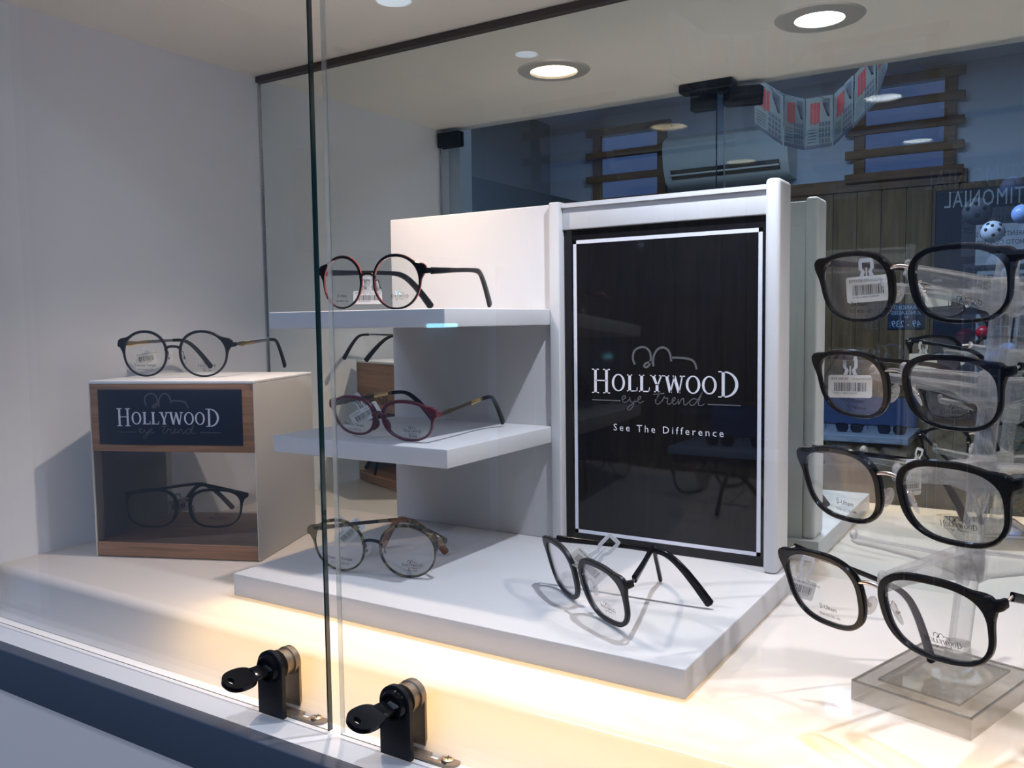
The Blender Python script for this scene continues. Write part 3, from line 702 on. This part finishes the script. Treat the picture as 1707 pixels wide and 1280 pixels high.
glasses('sq', 'black square eyeglasses held third from the top on the clear rack', (-.071, .482, .137), (13.0, -1, -30), .95, BLACKP, bm=ROSE, pin=True, fold=(10, 10), pitch=(22, 22))
glasses('sq', 'black square eyeglasses held lowest on the clear rack', (-.075, .460, .084), (13.5, -3, -30), .95, BLACKP, bm=ROSE, pin=True, fold=(9, 10), pitch=(37, 30))
glasses('sq', 'matte black square eyeglasses on the white base before the black poster', (-.287, .543, .0412), (14.0, -.6, -36.3), .96, BLACKM, bm=STEEL, tm=BLACKP, pin=True, fold=(53, 53), rest=(.0199, .0199), left_text=None, tw=(1.2, 1.3), wk=1.3)
glasses('rd', 'round tortoiseshell eyeglasses with folded temples on the left of the white base', (-.476, .533, .0432), (7.0, 1.2, 15.5), .92, TORT, bm=BLACKM, tm=TORT, tipm=TORTB, fold=(56, 50), rest=(.0199, .0199), left_text=('Titanium Temple', 'NH-229 50□21 CO'), model_text='RH 228')
glasses('ov', 'burgundy eyeglasses with gold inlaid temples on the lower white shelf', (-.49, .562, .1495), (9, 2, .5), .90, BURG, bm=BURG, tm=DMET, tipm=BLACKP, thin_temple=True, rest=(.1299, .1299), pads=False, left_text=('Titanium Temple', 'NH-226 50□21 C8'), model_text='RH 228', metal_part=(.38, .52), fold=(11, 5), wk=1.25)
glasses('rd', 'round black and red eyeglasses on the upper white shelf', (-.503, .566, .2652), (1.5, 1.5, -1.1), .925, BLACKP, back=RED, bm=BLACKP, tm=BLACKP, rest=(.2412, .2412), left_text=('β-Ultem', '9209 48□21-138'), fold=(14, 9), tw=(1.35, 1.2), wk=1.1)
glasses('rd', 'round black eyeglasses with gold temples standing on top of the wooden box', (-.770, .566, .2002), (2.0, .5, 24), .95, BLACKM, bm=BLACKM, tm=STEEL, tipm=BLACKM, thin_temple=True, rest=(.1772, .1772), model_text='RH 228', left_text=('Titanium Temple', 'NH-229 50□21 CO'), metal_part=(.06, .3), fold=(17, -2), wk=1.15)
glasses('sq', 'thin black square eyeglasses inside the open lower part of the wooden box', (-.776, .575, .0375), (2.0, 1.5, 36), .93, BLACKM, bm=STEEL, tm=BLACKM, fold=(50, 50), rest=(.0156, .0156), left_text=None, wk=.8)

# ------------------------------------------------------------------ price tags
def price_tag(loc, yaw, tilt, roll, w_, h_, price, label, hook=13.0, hw=9.0, num='01138-115-000010-00000249'):
    t = thing('price_tag', label, 'price tag', loc, (R(tilt), 0, R(yaw)), 'price tags on the eyeglasses')
    k_ = .001; rm = Matrix.Rotation(R(-roll), 4, 'Y') @ Matrix.Scale(k_, 4)
    def rr(x0, z0, x1, z1, r):
        out = []
        for cx, cz, a0 in ((x1 - r, z1 - r, 0), (x0 + r, z1 - r, 90), (x0 + r, z0 + r, 180), (x1 - r, z0 + r, 270)):
            out += [(cx + r * math.cos(R(a0 + 22.5 * k)), cz + r * math.sin(R(a0 + 22.5 * k))) for k in range(5)]
        return out
    m = MB(); m.prism(rr(-w_ / 2, -h_ / 2, w_ / 2, h_ / 2, 1.6), -.25, .25, 0, rm); card = m.build('card', PAPER, t)
    m = MB(); b = h_ / 2
    for s in (-1, 1):
        m.prism([(s * hw * .5, b - .5), (s * hw * .34, b + hook * .34), (s * hw * .5, b + hook * .52), (s * hw * .5, b + hook), (s * hw * .27, b + hook), (s * hw * .27, b + hook * .55), (s * hw * .1, b + hook * .32), (s * hw * .22, b - .5)], -.3, .3, 0, rm)
    m.prism([(-hw * .5, b + hook * .97), (hw * .5, b + hook * .97), (hw * .42, b + hook + 2.4), (-hw * .42, b + hook + 2.4)], -.3, .3, 0, rm)
    m.prism([(-hw * .05, b - .5), (hw * .05, b - .5), (hw * .05, b + hook * .6), (-hw * .05, b + hook * .6)], -.3, .3, 0, rm)
    m.build('hook', TAGP, t)
    m = MB(); rs = random.Random(int(abs(loc[0]) * 1e4)); x = -w_ * .36
    while x < w_ * .36:
        bw = rs.choice((.22, .22, .4, .6)); m.add([(x, -.3, -h_ * .22), (x + bw, -.3, -h_ * .22), (x + bw, -.3, h_ * .17), (x, -.3, h_ * .17)], [(0, 1, 2, 3)], 0, False, rm); x += bw + rs.choice((.22, .3, .5))
    m.build('barcode', BARC, card)
    m = MB(); text_into(m, price, h_ * .17, -w_ * .43, h_ * .28, -.3, mat=rm); text_into(m, 'HOLLYWOOD', h_ * .125, w_ * .04, h_ * .285, -.3, mat=rm); text_into(m, num, h_ * .095, -w_ * .36, -h_ * .33, -.3, sx=.82, mat=rm)
    m.build('lettering', INK, card)
    return t
price_tag((-.103, .590, .2475), 10, 0, 4, 25, 16.5, 'RM108.00', 'price tag hanging behind the topmost rack eyeglasses', hook=9)
price_tag((-.1146, .600, .1840), 11, 0, 0, 27, 15, 'RM108.00', 'price tag hanging behind the second rack eyeglasses', hook=10)
price_tag((-.128, .530, .0650), 13, 0, -13, 16.5, 12, 'RM198.00', 'price tag hanging behind the lowest rack eyeglasses', hook=12, hw=8)
price_tag((-.066, .520, .1370), 55, 0, 0, 14, 14, 'RM198.00', 'price tag turned edgewise behind the third rack eyeglasses', hook=4)
price_tag((-.2965, .5735, .0440), 27, 0, -44, 31, 14.5, 'RM198.00', 'price tag leaning in the eyeglasses on the white base before the poster', hook=21, hw=12)
price_tag((-.5262, .560, .0452), 43, 0, 40, 27, 13, 'RM228.00', 'price tag behind the tortoiseshell eyeglasses', hook=8)
price_tag((-.540, .600, .1463), 41, 0, 28, 28, 13, 'RM228.00', 'price tag behind the burgundy eyeglasses', hook=12)
price_tag((-.5335, .600, .2535), 41, 0, 0, 26, 12, 'RM168.00', 'price tag hanging on the nose bridge of the red and black eyeglasses', hook=11)
price_tag((-.8502, .590, .1950), 52, 0, 9, 21, 14, 'RM228.00', 'price tag behind the round black eyeglasses on the wooden box', hook=6)
price_tag((-.8190, .600, .0310), 52, 0, 5, 19, 13, 'RM198.00', 'price tag behind the eyeglasses inside the wooden box', hook=5)

# ------------------------------------------------------------------ clear rack
BX, BY = -.0515, .567
rk = thing('eyewear_rack', 'clear acrylic eyewear rack with a square base, a pole and arms holding four black eyeglasses', 'eyewear rack', (BX, BY, 0.0005))
ang = math.atan2(-.021, .065)
m = MB(); rb = Matrix.Rotation(ang, 4, 'Z'); m.box((-.0345, -.0465, 0), (.0345, .0465, .0115), 0, rb)
m.mi = [0, 0, 1, 1, 1, 1]; bs = m.build('base', [ACRYT, ACRYE], rk)
m = MB()
for a_, b_ in (((-.0345, -.0465), (.0345, -.0452)), ((-.0345, .0452), (.0345, .0465)), ((-.0345, -.0452), (-.0332, .0452)), ((.0332, -.0452), (.0345, .0452))): m.box((*a_, .0113), (*b_, .0122), 0, rb)
e_ = m.build('base_rim', ACRYE, bs)
m = MB(); m.box((-.0235, -.0355, .0119), (.0235, .0355, .0134), 0, rb); m.mi = [0, 0, 1, 1, 1, 1]; m.build('base_step', [ACRYT, ACRYE], bs)
m = MB(); m.lathe([(.020, .0131), (.012, .016), (.008, .022), (.0068, .032), (0, .032)], (.006, .008, 0), 24); m.build('foot_flare', ACRYL, rk)
def pole_at(z): return Vector((.0065 + (z - .03) * .085, .010 + (z - .03) * .075, z))
m = MB(); p0, p1 = pole_at(.030), pole_at(.2655); m.sweep([p0, (p0 + p1) / 2, p1], [(.4, .9, 0)] * 3, [.0055] * 3, [.0055] * 3); m.build('pole', ACRYL, rk)
def arm(z, tipw, tall=.012, thick=.0042):
    p = pole_at(z); tip = Vector(tipw) - Vector((BX, BY, .0005)); d = (tip - p); m = MB()
    for nm, a, b, ha, hb, dz in (('web', 0.0, 1.0, tall, .0042, 0),):
        pts = [p + d * u for u in (.03, .12, .4, .75, .95, 1.0)]
        hs = [tall, tall * .8, tall * .52, tall * .38, tall * .36, tall * .25]
        pts = [q + Vector((0, 0, -hh + tall * .3)) for q, hh in zip(pts, hs)]
        m.sweep(pts, [(0, 0, 1)] * 6, [thick * .5] * 6, hs)
    q0, q1 = p + d * .05 + Vector((0, 0, tall * .30)), p + d * .97 + Vector((0, 0, tall * .30)); m.sweep([q0, (q0 + q1) / 2, q1], [(0, 0, 1)] * 3, [.0062, .0048, .0036], [.0008] * 3)
    e = p + d * .985 + Vector((0, 0, .0035)); m.ball(tuple(e), (.0026, .0026, .0036))
    m.rbox((p.x - .0078, p.y - .0078, z - .010), (p.x + .0078, p.y + .0078, z + .006), .002)
    return m.build('arm', ACRYL, rk)
for z, tw_ in ((.2455, (-.074, .545, .2555)), (.190, (-.076, .552, .196)), (.139, (-.070, .490, .1455)), (.0865, (-.073, .468, .0925))): arm(z, tw_)
for z in (.2455, .190, .139, .0865):
    p = pole_at(z) + Vector((BX, BY, 0))
    arm(z - .002, (p.x + .075, p.y - .025, z + .004), .010); arm(z - .006, (p.x - .066, p.y - .012, z + .003), .007)
# ================================================================== THE SHOP behind the viewer, seen in the mirror
SY = -3.4; SXL = -2.82
m = MB(); m.box((SXL - .1, SY - .1, -1.05), (3.2, SY, SHOP_CEIL)); struct(m.build('wall_shop', OUTW), 'far shop wall')
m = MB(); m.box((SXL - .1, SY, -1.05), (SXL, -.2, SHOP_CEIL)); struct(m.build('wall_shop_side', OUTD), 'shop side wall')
m = MB(); m.box((SXL - .1, SY - .1, SHOP_CEIL), (3.2, .37, SHOP_CEIL + .05)); struct(m.build('ceiling_shop', OUTW))
m = MB(); m.box((SXL - .1, SY - .1, -1.10), (3.2, .8, -1.05)); struct(m.build('floor_shop', plain('shop_floor', (.12, .11, .10), .35)))
m = MB(); m.box((SXL, SY, .55), (SXL + .25, SY + 1.5, .98)); struct(m.build('trim_9', plain('dark_teal_box', (.05, .09, .12), .6)), 'dark teal bulkhead on the shop side wall')
# pine boards on the far wall
m = MB(); x = -2.75
while x < -.10:
    m.rbox((x, SY, -1.05), (x + .118, SY + .018, .90), .003); x += .122
struct(m.build('trim_10', PINE), 'vertical pine boards')
m = MB(); m.box((-2.75, SY, .90), (-.40, SY + .03, .965)); struct(m.build('trim_11', PINED), 'long pine rail')
WINB = emis('blue_evening_glass', (.14, .24, .60), .26)
def lattice(x0, x1, z0, z1, nbar, label):
    t = thing('wooden_lattice', label, 'lattice', ((x0 + x1) / 2, SY, z0)); w2 = (x1 - x0) / 2; h = z1 - z0
    m = MB(); m.box((-w2 + .04, .005, .03), (w2 - .04, .010, h - .03)); m.build('lit_panel', WINB, t)
    for s in (-1, 1):
        m = MB(); a, b = sorted((s * (w2 - .02), s * (w2 - .075))); m.rbox((a, .012, -.02), (b, .04, h), .003); m.build('stile', PINED, t)
    for k in range(nbar):
        z = h * k / (nbar - 1); m = MB(); m.rbox((-w2 - .02, .041, z - .022), (w2 + .02, .062, z + .022), .003); m.build('slat', PINED, t)
    return t
lattice(-2.51, -1.985, .965, 1.395, 4, 'wooden lattice over a blue panel left of the air conditioner, reflected in the mirror')
lattice(-.96, -.435, .965, 1.45, 5, 'wooden lattice over a blue panel right of the air conditioner, reflected in the mirror')
# air conditioner
t = thing('air_conditioner', 'white wall air conditioner between the two wooden lattices, reflected in the mirror', 'air conditioner', (-1.60, SY, 1.0))
ACM = plain('ac_plastic', (.62, .68, .66), .4)
prof = [(0, .28), (.16, .28), (.205, .25), (.215, .20), (.20, .10), (.165, .03), (.12, 0), (0, 0)]
m = MB(); vs = [(x, y, z) for x in (-.355, .355) for y, z in prof]; n = len(prof)
m.add(vs, [tuple(range(n)), tuple(range(2 * n - 1, n - 1, -1))] + [(k, (k + 1) % n, (k + 1) % n + n, k + n) for k in range(n)]); m.build('housing', ACM, t)
m = MB()
m.add([(-.31, .206, .085), (.31, .206, .085), (.31, .172, .035), (-.31, .172, .035)], [(0, 1, 2, 3)]); m.build('air_outlet', plain('ac_dark', (.02, .03, .035), .6), t)
m = MB(); m.rbox((-.31, .190, .052), (.31, .203, .062), .002); m.build('louver', ACM, t)
# notice board with raised letters
t = thing('notice_board', 'dark navy notice board with raised white letters and photo sheets, reflected in the mirror', 'notice board', (-.155, SY, -.30))
m = MB(); m.rbox((-.385, .019, 0), (.80, .04, 1.165), .004); m.build('board', plain('navy_board', (.012, .02, .045), .6), t)
m = MB(); text_into(m, 'CUSTOMERS TESTIMONIAL', .115, 0, 0, 0, 'RIGHT', sx=.60, spacing=1.12)
m.v = [(-x, y, z) for x, y, z in m.v]; m.v = [(-x, y, z) for x, y, z in m.v]
o = m.build('lettering', plain('silver_letters', (.45, .48, .52), .4), t, (-.345, .0415, 1.075), (0, 0, PI))
sheet = plain('photo_paper', (.55, .58, .66), .5)
for (xx, zz, ww, hh, kind) in ((-.03, .88, .34, .20, 'poster'), (-.115, .66, .15, .18, 'photo'), (.06, .66, .15, .18, 'photo'), (-.115, .45, .15, .17, 'photo'), (.06, .45, .15, .17, 'photo'), (-.115, .25, .15, .17, 'photo')):
    m = MB(); m.box((-ww / 2, 0, -hh / 2), (ww / 2, .0015, hh / 2))
    s_ = m.build('notice', sheet, None, (xx - .155, SY + .041, zz - .30))
    tag(s_, {'poster': 'white contest sheet with a red badge pinned on the notice board, reflected in the mirror'}.get(kind, 'photo sheet pinned on the dark notice board, reflected in the mirror'), 'notice', 'sheets pinned on the notice board')
    if kind == 'poster':
        m = MB()
        for i, tx in enumerate(('PARENTS DAY 2015', 'PHOTO CONTEST', 'WINNERS')): text_into(m, tx, .033, 0, .04 - i * .042, 0, 'CENTER', sx=.8)
        m.build('lettering', INK, s_, (-.055, .0022, 0), (0, 0, PI))
        m = MB(); m.box((.07, .0016, 0), (.14, .003, .075)); m.build('badge', plain('red_badge', (.45, .02, .03), .5), s_)
    else:
        m = MB(); rs = random.Random(int(xx * 999) + int(zz * 77))
        cols = [plain('photo_colour', (.10, .09, .16), .5), plain('photo_colour', (.22, .12, .12), .5), plain('photo_colour', (.10, .16, .22), .5)]
        for i in range(4):
            for j in range(3): m.box((-ww * .44 + i * ww * .23, .0016, -hh * .4 + j * hh * .28), (-ww * .44 + i * ww * .23 + ww * .19, .0022, -hh * .4 + j * hh * .28 + hh * .24), rs.randrange(3))
        m.build('photo_print', cols, s_)
# small price sign
t = thing('price_sign', 'small navy price sign fixed on the pine boards, reflected in the mirror', 'sign', (-.670, SY + .0185, .162))
m = MB(); m.rbox((-.090, 0, 0), (.090, .006, .134), .002); m.build('panel', plain('sign_navy', (.015, .03, .07), .5), t)
m = MB(); text_into(m, 'BRANDED', .030, 0, .105, 0, 'CENTER', sx=.9); text_into(m, 'SUNGLASSES', .028, 0, .078, 0, 'CENTER', sx=.9); text_into(m, 'RM', .016, 0, .058, 0, 'CENTER'); text_into(m, '49 - 239', .050, 0, .012, 0, 'CENTER', sx=.85)
m.build('lettering', plain('sign_letters', (.45, .6, .8), .5), t, (0, .0066, 0), (0, 0, PI))
# letters of a wall sign, counter with sunglasses
m = MB(); text_into(m, 'Gap', .16, 0, 0, 0, 'CENTER'); o = m.build('wall_letters', plain('dull_brass_letters', (.16, .13, .10), .5), None, (-.80, SY + .0195, -.02), (0, 0, PI)); tag(o, 'dull wall letters low on the pine boards, reflected in the mirror', 'wall letters')
t = thing('shop_counter', 'pine display counter with a blue lit back, reflected in the mirror', 'counter', (-.95, SY + .02, -1.05))
m = MB(); m.rbox((-.55, 0, 0), (.35, .42, .66), .004); m.build('cabinet', PINE, t)
m = MB(); m.rbox((-.56, 0, .66), (.36, .45, .695), .003); m.build('worktop', plain('counter_top', (.35, .40, .48), .4), t)
m = MB(); m.box((-.50, .003, .70), (.34, .010, .85)); m.build('lit_back', emis('counter_blue_light', (.10, .20, .62), .14), t)
m = MB(); m.rbox((-.55, 0, .86), (.35, .10, .880), .003); m.build('shelf', PINE, t)
SUNL = plain('dark_sunglass_lens', (.02, .02, .025), .1)
for i, x in enumerate((-1.30, -1.09, -.88, -.68)):
    glasses('sq', ['dark sunglasses at one end of the shop counter', 'dark sunglasses second on the shop counter', 'dark sunglasses third on the shop counter', 'dark sunglasses at the other end of the shop counter'][i] + ', reflected in the mirror', (x, SY + .36, -.355 + .0235), (0, 0, 180), 1.0, BLACKP, rest=(-.3545, -.3545), lens=SUNL, cat='sunglasses', name='sunglasses', left_text=None, logo=False, pads=False)
# christmas tree
t = thing('christmas_tree', 'dark green christmas tree in front of the notice board, reflected in the mirror', 'christmas tree', (.085, -2.45, -1.05))
NEED = plain('fir_green', (.012, .045, .028), .7, var=.5, scale=40)
m = MB(); m.tube([(0, 0, 0), (0, 0, 1.70)], [.03, .008], 8); m.build('trunk', PINED, t)
m = MB(); rs = random.Random(3)
for i in range(2600):
    u = rs.random() ** .75; z = .22 + 1.45 * u; rad = .40 * (1 - u) + .03; a = rs.random() * 2 * PI; r_ = rad * (rs.random() ** .45)
    c = Vector((r_ * math.cos(a), r_ * math.sin(a), z + (rad - r_) * .25)); d = Vector((math.cos(a + rs.uniform(-.8, .8)), math.sin(a + rs.uniform(-.8, .8)), rs.uniform(-.5, .3))).normalized(); L = rs.uniform(.03, .065)
    sd = d.cross(Vector((0, 0, 1))).normalized() * .009; up = Vector((0, 0, .008))
    m.add([c - d * L * .3, c + sd, c + d * L, c - sd, c + up], [(0, 1, 4), (1, 2, 4), (2, 3, 4), (3, 0, 4)])
m.build('foliage', NEED, t)
def bauble(loc, r, mt, label, dots=False):
    o_ = thing('bauble', label, 'bauble', loc, group='baubles on the christmas tree')
    m = MB(); m.ball((0, 0, 0), r, 0, None, 18, 12); m.build('ball', mt, o_)
    m = MB(); m.lathe([(r * .22, r * .93), (r * .22, r * 1.15), (0, r * 1.15)], n=12); m.build('cap', GOLD, o_)
    if dots:
        for v in ((.0, .85, .5), (.5, .75, .1), (-.5, .8, .15), (.1, .9, -.35), (-.35, .6, .65), (.6, .5, .55), (0, -.9, .2), (.5, -.8, -.1), (-.8, .1, .4)):
            v = Vector(v).normalized() * r; m = MB(); m.ball((0, 0, 0), r * .17, 0, None, 8, 5); m.build('spot', INK, o_, tuple(v * .93))
BLU = plain('blue_white_bauble', (.35, .5, .95), .2); REDB = plain('red_bauble', (.45, .01, .03), .2); WHB = plain('white_bauble', (.62, .68, .8), .4)
bauble((-.215, -2.20, .545), .042, WHB, 'white bauble with black spots on the christmas tree, reflected in the mirror', True)
bauble((-.120, -2.15, .60), .035, BLU, 'pale blue bauble above the spotted one on the christmas tree, reflected in the mirror')
bauble((-.235, -2.15, .165), .026, REDB, 'small red bauble on the left side of the christmas tree, reflected in the mirror')
bauble((-.150, -2.10, .10), .03, BLU, 'pale blue bauble low on the christmas tree, reflected in the mirror')
bauble((-.150, -2.08, .38), .03, WHB, 'plain white bauble in the middle of the christmas tree, reflected in the mirror')
# hanging string of flyers
t = thing('flyer_banner', 'string of printed flyers hanging below the shop ceiling, reflected in the mirror', 'banner', (-.67, -1.43, 0))
FLY = plain('flyer_paper', (.26, .31, .31), .5); FRED = plain('flyer_red', (.55, .05, .06), .5); FGR = plain('flyer_grey', (.10, .12, .18), .5)
fx = [-.215, -.125, -.045, .035, .105, .165, .205]; fz = [1.045, .975, .945, .955, 1.0, 1.075, 1.17]
for i in range(6):
    x0, x1 = fx[i], fx[i + 1] - .004; z0, z1 = fz[i], fz[i + 1]; y0, y1 = (0, .035) if i % 2 else (.035, 0); h = .165
    m = MB(); m.add([(x0, y0, z0), (x1, y1, z1), (x1, y1, z1 - h), (x0, y0, z0 - h), (x0, y0 - .001, z0), (x1, y1 - .001, z1), (x1, y1 - .001, z1 - h), (x0, y0 - .001, z0 - h)],
                    [(0, 1, 2, 3), (7, 6, 5, 4), (0, 4, 5, 1), (1, 5, 6, 2), (2, 6, 7, 3), (3, 7, 4, 0)]); f_ = m.build('flyer', FLY, t)
    def q(u, v, off=.001): return (x0 + (x1 - x0) * u, y0 + (y1 - y0) * u + off, z0 + (z1 - z0) * u - h * v)
    m = MB()
    for k in range(3):
        a = .16 + k * .13; m.add([q(a, .12), q(a + .11, .10), q(a + .11, .50 + .04 * (k % 2)), q(a, .52)], [(0, 1, 2, 3)], 0)
    for r_ in range(4):
        for c_ in range(4): m.add([q(.5 + c_ * .115, .50 + r_ * .11), q(.58 + c_ * .115, .50 + r_ * .11), q(.58 + c_ * .115, .58 + r_ * .11), q(.5 + c_ * .115, .58 + r_ * .11)], [(0, 1, 2, 3)], 1)
    for r_ in range(5): m.add([q(.08, .62 + r_ * .06), q(.4, .62 + r_ * .06), q(.4, .635 + r_ * .06), q(.08, .635 + r_ * .06)], [(0, 1, 2, 3)], 1)
    m.add([q(.62, .06), q(.9, .06), q(.9, .40), q(.82, .40), q(.82, .14), q(.62, .14)], [(0, 1, 2, 5), (2, 3, 4, 5)], 1)
    m.add([q(0, .93), q(1, .93), q(1, 1.0), q(0, 1.0)], [(0, 1, 2, 3)], 1)
    m.build('print', [FRED, FGR], f_)
m = MB(); m.tube([(-.225, .02, SHOP_CEIL), (-.222, .02, 1.05)] + [(a, .018, b) for a, b in zip(fx, fz)] + [(.215, .02, SHOP_CEIL)], .0012, 5); m.build('string', FGR, t)
# shop ceiling lamps, then housings of the added fill lights
def disc(x, y, col, s, label, r=.055):
    t = thing('shop_downlight', label, 'downlight', (x, y, SHOP_CEIL)); m = MB(); m.lathe([(r, -.002), (r * 1.25, -.003), (r * 1.3, 0)], n=28); m.build('trim_ring', ACM, t)
    m = MB(); m.lathe([(0, -.001), (r, -.001)], n=28); m.build('lamp_lens', emis('shop_lamp_glow', col, s), t)
disc(-2.172, -2.805, (.55, .75, 1.0), 3.2, 'bluish shop ceiling lamp nearer the far wall, mirrored in the door glass')
disc(-2.247, -1.918, (.6, .8, 1.0), 4.5, 'bluish shop ceiling lamp farther from the far wall, mirrored in the door glass', .07)
for x, y, sx in ((-.3, -.9, .6), (-1.0, -1.6, .6)):  # unseen housings for the two added fill lights
    t = thing('shop_fill_housing', 'housing of an added shop fill light near the cabinet' if y > -1 else 'housing of an added shop fill light near the far wall', 'ceiling light', (x, y, SHOP_CEIL))
    m = MB(); m.rbox((-sx - .02, -.17, -.024), (sx + .02, .17, 0), .004); m.build('housing', ACM, t)
t = thing('tube_light', 'short cyan tube light, mirrored in the door glass below the upper shelf', 'tube light', (SXL + .001, -2.93, .215))
m = MB(); m.rbox((0, -.14, -.012), (.012, .14, .012), .002); m.build('batten', ACM, t)
m = MB(); m.tube([(.024, -.125, 0), (.024, .125, 0)], .0115, 10); m.build('tube', emis('cyan_tube_glow', (.25, .75, 1.0), 9), t)
